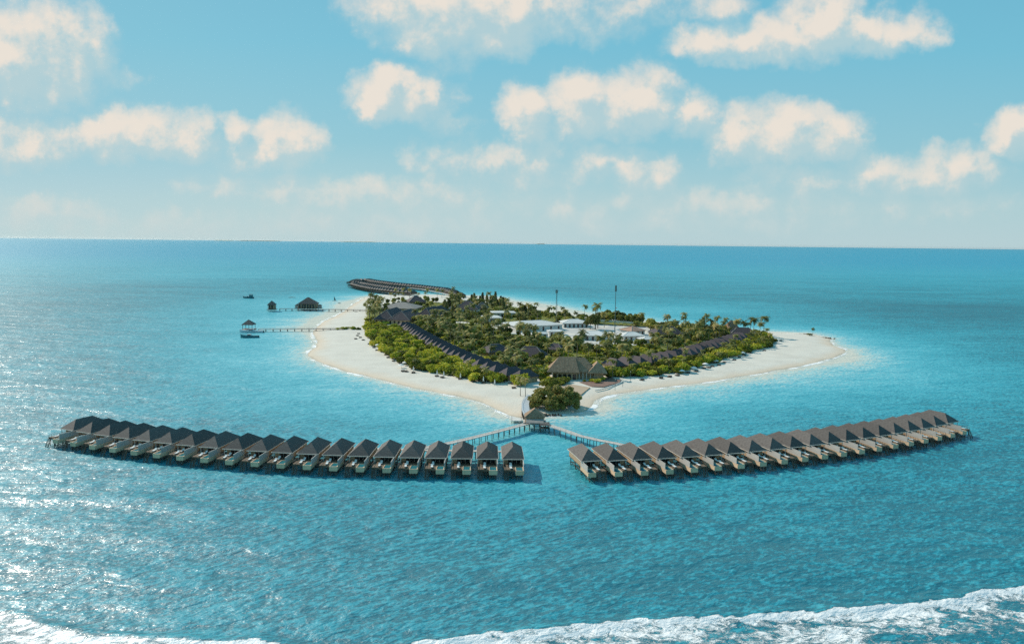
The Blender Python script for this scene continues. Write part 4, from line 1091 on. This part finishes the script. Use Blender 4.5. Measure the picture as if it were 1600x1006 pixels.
scatter('coastal', ZB2, 150, 6.6, 'dense dark green coastal tree in the belt along the far shore', 'coastal trees of the far shore belt', .8, 1.3, 2.0, (.8, 1.1), 7)
scatter('palm', ZB2, 55, 8, 'feathery palm in the tree belt along the far shore', 'palms of the far shore belt', .85, 1.25, 2.0, (.9, 1.1), 8)
ZB3 = [(1005, 507), (1060, 513), (1120, 518), (1180, 522), (1200, 527), (1190, 532), (1120, 530), (1060, 540), (1020, 540), (1030, 520)]
scatter('coastal', ZB3, 95, 5.8, 'dense dark green coastal tree in the thicket at the right end of the island', 'coastal trees of the right thicket', .8, 1.25, 1.5, (.8, 1.1), 9)
scatter('palm', ZB3, 30, 7.5, 'feathery palm in the thicket at the right end of the island', 'palms of the right thicket', .85, 1.2, 1.5, (.9, 1.1), 10)
scatter('palm', ZC, 34, 8, 'feathery palm standing in the hedge along the right beach', 'palms in the right beach hedge', .55, .9, .8, (.85, 1.1), 25)
ZG = [(570, 510), (590, 513), (600, 490), (595, 482), (580, 477), (572, 486)]
scatter('palm', ZG, 26, 5.0, 'tall palm in the grove behind the bush line of the lower jetty', 'palms of the left grove', .95, 1.25, .8, (1.0, 1.2), 11)
scatter('shrub', [(566, 516), (600, 516), (604, 506), (585, 498), (572, 500)], 22, 5.5, 'green bush under the tall left palm grove', 'bushes of the left grove', .8, 1.2, .8, (.8, 1.1), 12)
scatter('tree', [(600, 498), (660, 506), (720, 500), (700, 478), (660, 468), (640, 466), (600, 474)], 40, 8, 'broadleaf tree between the large roofs at the top left', 'broadleaf trees among the big roofs', .8, 1.2, 1.5, (.8, 1.1), 13)
scatter('palm', [(600, 470), (720, 468), (716, 464), (640, 463), (606, 464)], 16, 16, 'small palm on the far beach before the distant villa loop', 'palms of the far beach', .8, 1.1, 1.5, (.9, 1.1), 14)
scatter('pine', [(692, 492), (712, 496), (722, 478), (716, 472), (700, 473)], 18, 8.0, 'grey green casuarina in the stand right of the violet halls', 'casuarinas right of the violet halls', .8, 1.15, 2, (.9, 1.15), 16)
scatter('pine', [(752, 480), (790, 481), (788, 474), (760, 471)], 14, 9.0, 'dark casuarina in the clump at the far shore', 'casuarinas at the far shore', .6, .95, 2, (.9, 1.1), 17)
scatter('tree', [(945, 504), (1000, 509), (1003, 506), (960, 499), (940, 500)], 24, 6.5, 'dark round topped tree in the grove behind the white boundary wall', 'trees behind the boundary wall', 1.2, 1.6, 1.0, (.9, 1.1), 18)
scatter('tree', [(760, 556), (800, 556), (806, 543), (770, 541)], 20, 7, 'dark green spreading tree in front of the gabled violet house', 'trees by the gabled house', 1.1, 1.5, 1.0, (.9, 1.1), 19)
scatter('shrub', [(850, 600), (868, 604), (890, 596), (862, 590), (845, 590)], 16, 5, 'green bush around the foot of the thatched hall', 'bushes at the thatched hall', .8, 1.2, .5, (.8, 1.1), 20)
scatter('shrub', [(912, 596), (940, 600), (948, 594), (930, 592)], 8, 5, 'small shrub on the reddish garden bed', 'shrubs of the garden bed', .4, .8, -2, (.8, 1.1), 21)

def single(key, i, px, py, s_, label, zs=1.0, rz=0.0, group=None):
    q = W(px, py, GZ); return PROTO[key][i]((q[0], q[1], GZ), rz, label, group, (s_, s_, s_ * zs))
single('palm', 2, 813, 618, .78, 'left of two palms standing on sand beside the footbridge', 1.0, 2.0)
single('palm', 1, 821, 619, .82, 'right of two palms standing on sand beside the footbridge', 1.0, 0.5)
single('palm', 4, 733, 590, .72, 'pale palm rising from the left hedge before the violet roofs', 1.0, 1)
single('palm', 0, 760, 596, .80, 'tan palm in the left hedge, just left of the footbridge palms', 1.0, 3)
single('palm', 3, 648, 578, .62, 'small palm at the beach edge of the left hedge', 1.0, 3)
single('palm', 4, 934, 513, 1.6, 'tallest palm, rising above the tree line between the masts', 1.05, 1)
single('palm', 2, 944, 512, 1.15, 'palm just left of the slender mast on the skyline', 1.0, 2)
for px, py, s_, lab in ((1131, 520, 1.0, 'thin lone palm left of the pyramid roof'), (1150, 522, 1.25, 'tall palm just right of the pyramid roof'), (1160, 524, 1.2, 'tall palm, second right of the pyramid roof'),
                        (1169, 524, 1.0, 'short palm between the tall right palms'), (1177, 529, 1.2, 'broad shaggy palm above the right thicket'), (1193, 527, 1.5, 'windswept palm standing rightmost over the sand spit')):
    single('palm', (px * 7) % 5, px, py, s_, lab, 1.05, px * 1.3)
for k, (px, py) in enumerate(((1098, 520), (1112, 521), (1104, 519))):
    single('pine', k, px, py, (1.15, .8, .7)[k], ('tall spire shaped conifer on the right skyline', 'short spire conifer right of the tall spire conifer', 'small spire conifer close behind the tall spire conifer')[k], 1.1)
for k, (px, py) in enumerate(((737, 474), (741, 475), (750, 474), (754, 475))):
    single('pine', k, px, py, .95, ('first', 'second', 'third', 'fourth')[k] + ' thin conifer from the left at the far shore beside the white walled villa', 1.1)
single('pine', 0, 820, 492, .9, 'lone dark conifer by the far shore above the white roofs', 1.1)
single('tree', 0, 930, 515, 2.3, 'large dark round tree in the middle of the service yard', .95)
single('tree', 1, 922, 514, 1.7, 'dark round tree touching the large yard tree on its left', .95)
single('tree', 2, 1016, 517, 2.0, 'bright green dome shaped tree at the right of the boundary wall', .9)
for k, (px, py, s_) in enumerate(((528, 515, .7), (536, 514.5, .9), (542, 514, .8), (552, 514.5, 1.0), (560, 515, .8))):
    single('bush', k, px, py, s_, ('first', 'second', 'third', 'fourth', 'fifth')[k] + ' small bush from the sea along the sand end of the lower jetty', .8)
single('palm', 0, 1270, 523.5, .62, 'small lone palm at the end of the rock line on the spit', 1.0, 1)
single('bush', 1, 1265, 524, .8, 'low dark bush at the end of the rock line on the spit', .7)
single('bush', 2, 858, 607, 1.7, 'bright yellow green bush touching the back of the huge round bush', 1.0)
single('tree', 0, 858, 591, 1.1, 'broadleaf tree hugging the left corner of the thatched hall', .9)
single('tree', 3, 938, 592, .75, 'small broadleaf tree before the right wing of the thatched hall', .9)
single('palm', 1, 957, 592, .7, 'small palm between the thatched hall and the right hedge', 1.0, 2)
# the big round bush at the tip
bl = []
r_ = np.random.default_rng(5)
for k in range(95):
    a = r_.uniform(0, 2 * PI); d = math.sqrt(r_.random()) * 16.2; x_ = d * math.cos(a); y_ = d * math.sin(a) * .78
    top = 12.6 * math.sqrt(max(.05, 1 - (d / 18.2) ** 2))
    bl.append(((x_, y_, top * r_.uniform(.60, .97)), r_.uniform(1.3, 2.5)))
    if k % 2: bl.append(((x_ * .95, y_ * .95, top * r_.uniform(.2, .5)), r_.uniform(1.8, 2.8)))
q = W(870, 639, 1.2)
t = thing('round_bush', 'huge rounded olive bush on the tip beside the footbridge', 'bush', (q[0], q[1] + 7, 1.0))
leaf_cloud(bl, 7500, .95, 77, .80).build('crown', 'big_bush', t)
trunk(3.5, .6, .3, (0, 0), 6, 3).build('trunk', 'bark', t)

# leaf litter and creepers below the trees
def undergrowth():
    Z = [ZA, ZB1, ZB2, ZB3, ZC, ZG, [(600, 500), (660, 508), (720, 502), (700, 476), (660, 470), (604, 478)]]
    v = []; f = []
    r = np.random.default_rng(3)
    mnx, mxx, mny, mxy = -330, 430, 520, 1500
    X, Y = np.meshgrid(np.arange(mnx, mxx, 3.2), np.arange(mny, mxy, 3.2))
    s = np.full(X.shape, -1e9)
    for z in Z: s = np.maximum(s, poly_sd(X, Y, [tuple(W(a, b, GZ)[:2]) for a, b in z]))
    hh = GZ + .15 + np.clip(s + 1, 0, 3) * .7 * fbm(X / 5, Y / 5, 41) + 1.2 * (fbm(X / 3.5, Y / 3.5, 43) - .4)
    i = np.arange(X.size).reshape(X.shape)
    q = np.stack([i[:-1, :-1], i[:-1, 1:], i[1:, 1:], i[1:, :-1]], -1).reshape(-1, 4)
    k = (s.ravel() > 0)[q].all(1); q = q[k]; used, inv = np.unique(q.ravel(), return_inverse=True)
    co = np.stack([X.ravel(), Y.ravel(), hh.ravel()], 1)[used]
    n0 = len(co); nl = 30000
    src = co[r.integers(0, n0, nl)] + np.stack([r.uniform(-1.6, 1.6, nl), r.uniform(-1.6, 1.6, nl), r.uniform(.1, 1.3, nl)], 1)
    a = r.normal(size=(nl, 3)) * np.array([1, 1, .5]); a /= np.linalg.norm(a, axis=1)[:, None]
    b = np.cross(a, r.normal(size=(nl, 3))); b /= np.linalg.norm(b, axis=1)[:, None]
    sz = r.uniform(.5, 1.1, (nl, 1))
    lv = np.stack([src - a * sz * .6, src - b * sz * .4, src + a * sz * .7, src + b * sz * .4], 1).reshape(-1, 3)
    lf_ = (np.arange(nl * 4).reshape(-1, 4) + n0).tolist()
    me = bpy.data.meshes.new('undergrowth')
    me.from_pydata(np.concatenate([co, lv]).tolist(), [], inv.reshape(-1, 4).tolist() + lf_); me.update()
    me.materials.append(M['litter']); me.materials.append(M['hedge_leaf'])
    mi = np.zeros(len(me.polygons), np.int32); mi[-nl:] = 1; me.polygons.foreach_set('material_index', mi)
    o = bpy.data.objects.new('undergrowth', me); COL.objects.link(o); tag(o, 'low tangled undergrowth covering the ground beneath the trees', 'undergrowth', kind='stuff')
undergrowth()

# ------------------------------------------------------------------ beach furniture
bed = thing('beach_sunbed', 'x', 'sunbed')
MB().box(-1.4, 1.4, -1.2, .9, .35, .62).box(-1.4, 1.4, .92, 1.5, .5, 1.05).build('cushion', 'stilt', bed)
bf = MB().box(-1.5, 1.5, -1.3, 1.55, .2, .345)
for x_ in (-1.3, 1.3):
    for y_ in (-1.1, 1.35): bf.box(x_ - .1, x_ + .1, y_ - .1, y_ + .1, -.3, .2)
bf.build('frame', 'dark', bed); freeze(bed); put_bed = place(bed)
L1 = [(560.5, 522), (559, 525), (563, 528), (556, 530), (568, 532), (577, 538), (586, 540), (585, 544), (589, 548), (597, 549.5), (601, 551.5), (603, 555), (607, 559.5), (616, 565), (627, 569), (630, 580.5), (635, 581), (646, 583), (683, 588.5), (692, 590.5), (719, 593), (740, 597), (756, 599), (803, 607)]
for i, (px, py) in enumerate(L1):
    p = W(px, py, 1.45); put_bed(tuple(p), .4 + .3 * math.sin(i * 2.1), 'dark low sunbed, %s from the lower jetty along the left beach edge' % ordinal(i + 1), 'sunbeds along the left beach')
L2 = [(1003, 594), (1033, 591), (1046, 589), (1058, 587), (1075, 583), (1088, 580.5), (1099, 576), (1107, 575), (1113, 573), (1123, 571), (1131, 567), (1147, 563), (1155, 559), (1163, 556), (1172, 552), (1194, 548.5), (1220, 533)]
for i, (px, py) in enumerate(L2):
    p = W(px, py, 1.45); put_bed(tuple(p), -.6 + .3 * math.sin(i * 1.7), 'dark low sunbed, %s from the plaza along the right beach edge' % ordinal(i + 1), 'sunbeds along the right beach')
um = thing('open_parasol', 'x', 'parasol')
MB().lathe([(2.6, 2.35), (2.55, 2.42), (1.3, 3.0), (.05, 3.5)], 10).add([(2.5 * math.cos(2 * PI * k / 10), 2.5 * math.sin(2 * PI * k / 10), 2.36) for k in range(10)], [tuple(range(10))]).build('canopy', 'white', um)
MB().tube([(0, 0, -.3), (0, 0, 3.6)], [.07, .06], 6).build('pole', 'bark', um); freeze(um); put_um = place(um)
for i, (px, py) in enumerate(((590, 543), (612, 553), (615, 560), (631, 564), (633, 571), (627, 575))):
    p = W(px, py, 1.5); put_um(tuple(p), 0, 'open white parasol, %s from the jetty end of the left beach' % ordinal(i + 1), 'open parasols on the left beach')
for i, (px, py) in enumerate(((1065, 584), (1084, 579), (1102, 573), (1118, 568), (1160, 555), (1188, 545))):
    p = W(px, py, 1.5); put_um(tuple(p), 0, 'open white parasol, %s from the plaza end of the right beach' % ordinal(i + 1), 'open parasols on the right beach')
cu = thing('closed_parasol', 'x', 'parasol')
MB().lathe([(.12, 1.2), (.42, 1.35), (.40, 2.2), (.22, 3.6), (.04, 4.3)], 8).build('canopy', 'white', cu)
MB().tube([(0, 0, -.3), (0, 0, 4.4)], [.07, .05], 6).build('pole', 'bark', cu); freeze(cu); put_cu = place(cu)
for i, (px, py) in enumerate(((646, 582), (683, 588), (693.5, 590), (719.5, 593), (740, 596), (755.5, 598.5), (773, 603))):
    p = W(px, py, 1.5); put_cu(tuple(p), 0, 'folded white parasol standing upright, %s from the left before the left hedge' % ordinal(i + 1), 'folded parasols by the left hedge', (1.15, 1.15, 1.15))
# slim lamp posts by the terrace
for i, (px, py) in enumerate(((961, 609), (973, 603), (985, 596))):
    q = W(px, py, GZ); t = thing('flag_pole', ('leftmost', 'middle', 'rightmost')[i] + ' of three slim dark poles on sand right of the plaza', 'pole', tuple(q), 0, 'slim poles right of the plaza')
    MB().tube([(0, 0, -.4), (0, 0, 7)], [.14, .09], 6).build('pole', 'steel', t)
    MB().lathe([(.03, 7.0), (.25, 7.05), (.25, 7.35), (.03, 7.4)], 8).build('lantern', 'white', t)

# ------------------------------------------------------------------ far islets on the horizon
for px, wpx, hh in ((405, 70, 44), (350, 30, 36), (560, 60, 36), (845, 14, 46)):
    d = direction(px, 503 - 124 + (px - 800) * .0113); k = 52000 / d[1]; x_, y_ = d[0] * k, 52000.0
    L = wpx / FPX * 52000; m = MB(); n = 26; vs = []
    r = random.Random(px)
    for i in range(n + 1):
        s_ = i / n; zz = hh * (1 - abs(2 * s_ - 1) ** 6) * r.uniform(.75, 1.0)
        xx = x_ + (s_ - .5) * L
        vs += [(xx, y_ - 250, -5), (xx, y_ - 120, zz * .8), (xx, y_ + 120, zz), (xx, y_ + 250, -5)]
    fs = []
    for i in range(n):
        for j in range(3): fs.append((i * 4 + j, i * 4 + 4 + j, i * 4 + 5 + j, i * 4 + 1 + j))
    tag(m.add(vs, fs).build('distant_islet', 'tree_leaf'), kind='structure')

# ------------------------------------------------------------------ thin sea haze
hm = bpy.data.materials.new('haze'); hm.use_nodes = True; hm.node_tree.nodes.clear()
ht = NT(hm.node_tree); ho = ht.n('ShaderNodeOutputMaterial'); hv = ht.n('ShaderNodeVolumePrincipled')
hv.inputs['Color'].default_value = (.80, .90, .93, 1); hv.inputs['Density'].default_value = HAZE; hv.inputs['Anisotropy'].default_value = .55
ht.l(hv.outputs[0], ho.inputs['Volume']); M['haze'] = hm
tag(MB().box(-61000, 61000, -400, 60500, -4.5, 118).build('haze', 'haze'), kind='stuff')

# ------------------------------------------------------------------ light, sky
SUN_AZ, SUN_EL = R_(-51), R_(35)
sv = Vector((math.sin(SUN_AZ) * math.cos(SUN_EL), math.cos(SUN_AZ) * math.cos(SUN_EL), math.sin(SUN_EL)))
sl = bpy.data.lights.new('sun', 'SUN'); sl.energy = 4.6; sl.angle = R_(0.5); sl.color = (1.0, 0.90, 0.77)
so = bpy.data.objects.new('sun', sl); COL.objects.link(so)
so.rotation_euler = sv.to_track_quat('Z', 'Y').to_euler()

w = bpy.data.worlds.new('World'); S.world = w; w.use_nodes = True
w.node_tree.nodes.clear(); t = NT(w.node_tree)
out = t.n('ShaderNodeOutputWorld'); bg = t.n('ShaderNodeBackground'); t.l(bg.outputs[0], out.inputs[0])
sky = t.n('ShaderNodeTexSky'); sky.sky_type = 'NISHITA'; sky.sun_disc = False
sky.sun_elevation = SUN_EL; sky.sun_rotation = SUN_AZ; sky.air_density = 1.0; sky.dust_density = 1.5; sky.ozone_density = 2.0
dirn = t.n('ShaderNodeTexCoord').outputs['Generated']
sep = t.n('ShaderNodeSeparateXYZ'); t.l(dirn, sep.inputs[0])
dx, dy, dz = sep.outputs
yy = t.math('MAXIMUM', t.math('ABSOLUTE', dy), 0.12)
u = t.math('DIVIDE', dx, yy); v = t.math('DIVIDE', dz, yy)
cmb = t.n('ShaderNodeCombineXYZ'); t.l(u, cmb.inputs[0]); t.l(v, cmb.inputs[1]); UV = cmb.outputs[0]

def uvpx(px, py):
    d = direction(px, py); return d[0] / d[1], d[2] / d[1]
# heaps of cumulus: centre, half width, height above the base line, depth below it, weight
CL = [(20, 95, 62, 70, 45, 1.0), (95, 85, 62, 70, 55, 1.0), (45, 140, 70, 50, 30, .7), (130, 70, 30, 50, 50, .7),
      (40, 222, 75, 40, 28, .85), (100, 215, 30, 34, 30, .7),
      (175, 215, 40, 42, 26, 1.0), (235, 215, 55, 44, 22, 1.0), (300, 225, 45, 42, 22, .9), (370, 203, 24, 24, 18, .75),
      (400, 240, 50, 22, 22, .6), (445, 225, 45, 48, 30, .9), (482, 220, 24, 20, 20, .6),
      (600, 155, 46, 42, 24, 1.0), (640, 155, 44, 38, 26, .95), (605, 128, 26, 28, 20, .9),
      (690, 25, 90, 60, 48, 1.0), (780, 30, 75, 55, 40, 1.0), (600, 10, 55, 40, 30, .6), (900, 15, 100, 40, 32, .55), (1010, 5, 70, 30, 25, .4),
      (1110, 70, 52, 34, 18, .9), (1190, 62, 80, 36, 24, .95), (1285, 48, 60, 56, 32, 1.1), (1370, 58, 55, 36, 22, .9), (1440, 58, 36, 38, 16, .85), (1120, 18, 50, 24, 14, .6),
      (825, 182, 38, 44, 28, .95), (905, 170, 45, 56, 38, 1.0), (945, 165, 40, 48, 40, .9), (1000, 165, 55, 58, 32, 1.0), (1090, 185, 34, 38, 26, .8),
      (1150, 218, 48, 44, 24, .8), (1220, 215, 62, 54, 28, 1.0), (1295, 220, 55, 40, 24, .8),
      (740, 250, 80, 34, 30, .55), (850, 245, 90, 36, 36, .60), (930, 245, 45, 24, 24, .5), (1010, 272, 44, 32, 28, .65),
      (1260, 275, 90, 24, 24, .5), (1370, 268, 60, 34, 30, .65), (1480, 268, 75, 36, 26, .6), (1545, 262, 26, 16, 14, .4),
      (1582, 212, 38, 40, 24, 1.0), (1625, 205, 40, 36, 24, 1.0),
      (700, 190, 40, 14, 14, .35), (712, 150, 16, 18, 14, .35), (190, 120, 30, 14, 14, .4), (60, 335, 70, 26, 20, .5), (450, 300, 130, 22, 20, .42), (620, 302, 150, 26, 24, .48),
      (1140, 312, 100, 24, 20, .45), (300, 348, 180, 22, 18, .42), (900, 322, 200, 22, 20, .40), (1400, 325, 200, 22, 18, .36), (560, 345, 200, 20, 16, .40), (1040, 348, 200, 18, 14, .34), (330, 100, 0.001, 1, 1, 0)]
CL = [c for c in CL if c[5] > 0]
grp = bpy.data.node_groups.new('cloud heaps', 'ShaderNodeTree')
grp.interface.new_socket('Vector', in_out='INPUT', socket_type='NodeSocketVector')
grp.interface.new_socket('Density', in_out='OUTPUT', socket_type='NodeSocketFloat')
grp.interface.new_socket('Envelope', in_out='OUTPUT', socket_type='NodeSocketFloat')
gt = NT(grp); gi = gt.n('NodeGroupInput'); go = gt.n('NodeGroupOutput')
P0 = gi.outputs[0]
# ragged outline: the coordinates are pushed about by noise before the heaps are measured
nzv = gt.n('ShaderNodeTexNoise'); gt.l(P0, nzv.inputs['Vector']); nzv.inputs['Scale'].default_value = 22; nzv.inputs['Detail'].default_value = 5; nzv.inputs['Roughness'].default_value = .6
off = gt.n('ShaderNodeVectorMath', operation='SUBTRACT'); gt.l(nzv.outputs['Color'], off.inputs[0]); off.inputs[1].default_value = (.5, .5, .5)
offs = gt.n('ShaderNodeVectorMath', operation='SCALE'); gt.l(off.outputs[0], offs.inputs[0]); offs.inputs['Scale'].default_value = .050
P1 = gt.n('ShaderNodeVectorMath', operation='ADD'); gt.l(P0, P1.inputs[0]); gt.l(offs.outputs[0], P1.inputs[1])
sp = gt.n('ShaderNodeSeparateXYZ'); gt.l(P1.outputs[0], sp.inputs[0])
E = None
for px, py, rx, ru, rd, wt in CL:
    cu_, cv = uvpx(px, py); a = rx / FPX * 1.50; bu = ru / FPX * 1.34; bd = rd / FPX * 1.75
    du = gt.math('MULTIPLY_ADD', sp.outputs[0], 1 / a, -cu_ / a)
    dv0 = gt.math('SUBTRACT', sp.outputs[1], cv)
    dv = gt.math('MAXIMUM', gt.math('MULTIPLY', dv0, 1 / bu), gt.math('MULTIPLY', dv0, -1 / bd))
    q_ = gt.math('MULTIPLY_ADD', dv, dv, gt.math('MULTIPLY', du, du))
    e_ = gt.math('MULTIPLY_ADD', q_, -wt, wt)
    E = e_ if E is None else gt.math('SMOOTH_MAX', E, e_, .25)
n1 = gt.noise(P0, 16, 7, .62, .3); n2 = gt.noise(P0, 60, 5, .65, .2)
vor = gt.n('ShaderNodeTexVoronoi', feature='SMOOTH_F1'); gt.l(P1.outputs[0], vor.inputs['Vector']); vor.inputs['Scale'].default_value = 30; vor.inputs['Smoothness'].default_value = .6
fl = gt.math('ADD', gt.math('MULTIPLY', gt.math('SUBTRACT', n1, .5), .72), gt.math('MULTIPLY', gt.math('SUBTRACT', n2, .5), .45))
fl = gt.math('ADD', fl, gt.math('MULTIPLY', gt.math('SUBTRACT', .42, vor.outputs['Distance']), .50))
D = gt.math('ADD', gt.math('MAXIMUM', E, -1.5), fl)
gt.l(D, go.inputs[0]); gt.l(E, go.inputs[1])
c1 = t.n('ShaderNodeGroup'); c1.node_tree = grp; t.l(UV, c1.inputs[0])
sh = t.n('ShaderNodeVectorMath', operation='ADD'); t.l(UV, sh.inputs[0]); sh.inputs[1].default_value = (-.014, .024, 0)
c2 = t.n('ShaderNodeGroup'); c2.node_tree = grp; t.l(sh.outputs[0], c2.inputs[0])
dens = c1.outputs[0]
alpha = t.smooth(dens, -.12, .82)
lit = t.smooth(t.math('SUBTRACT', dens, c2.outputs[0]), -.16, .46)      # thinner towards the sun means brighter
el = t.math('MAXIMUM', v, 0.0)
base = t.ramp(el, [(0.0, sr(186, 211, 216)), (0.05, sr(176, 208, 214)), (0.13, sr(144, 198, 213)), (0.26, sr(119, 191, 214)), (0.6, sr(90, 165, 198))])
# brighter air towards the sun on the left
glow = t.smooth(u, .25, -1.1)
base = t.mix(t.math('MULTIPLY', glow, .10), base, sr(205, 220, 220))
nis = t.n('ShaderNodeMix', data_type='RGBA', blend_type='MULTIPLY'); nis.inputs[0].default_value = 1
t.l(sky.outputs[0], nis.inputs[6]); nis.inputs[7].default_value = (.10, .115, .105, 1)
nz_ = t.n('ShaderNodeMix', data_type='RGBA', blend_type='DARKEN'); nz_.inputs[0].default_value = 1; t.l(nis.outputs[2], nz_.inputs[6]); nz_.inputs[7].default_value = (.9, .9, .9, 1)
base = t.mix(.05, base, nz_.outputs[2])
warm = sr(238, 227, 214); cool = sr(188, 210, 213)
ccol = t.mix(lit, cool, warm)
ccol = t.mix(t.smooth(el, .12, .0), ccol, sr(200, 214, 214))           # low clouds sink into the haze
amt = t.math('MULTIPLY', alpha, t.math('MULTIPLY_ADD', lit, .16, .78))
skyc = t.mix(amt, base, ccol)
bg2 = t.n('ShaderNodeBackground'); t.l(base, bg2.inputs[0]); t.l(skyc, bg.inputs[0])
# clouds are only worked out where there are any
win = t.math('MULTIPLY', t.math('MULTIPLY', t.math('GREATER_THAN', v, 0.0), t.math('LESS_THAN', v, .46)), t.math('MULTIPLY', t.math('GREATER_THAN', dy, .3), t.math('LESS_THAN', t.math('ABSOLUTE', u), 1.0)))
ms = t.n('ShaderNodeMixShader'); t.l(win, ms.inputs[0]); t.l(bg2.outputs[0], ms.inputs[1]); t.l(bg.outputs[0], ms.inputs[2]); t.l(ms.outputs[0], out.inputs[0])

S.view_settings.view_transform = 'Standard'; S.view_settings.look = 'None'
S.view_settings.exposure = 0.0; S.view_settings.gamma = 1.0
S.render.engine = 'CYCLES'
S.cycles.max_bounces = 6; S.cycles.diffuse_bounces = 3; S.cycles.glossy_bounces = 3; S.cycles.transparent_max_bounces = 4
S.cycles.sample_clamp_direct = 24.0; S.cycles.sample_clamp_indirect = 3.0
S.cycles.use_denoising = False
print('objects', len(COL.objects))
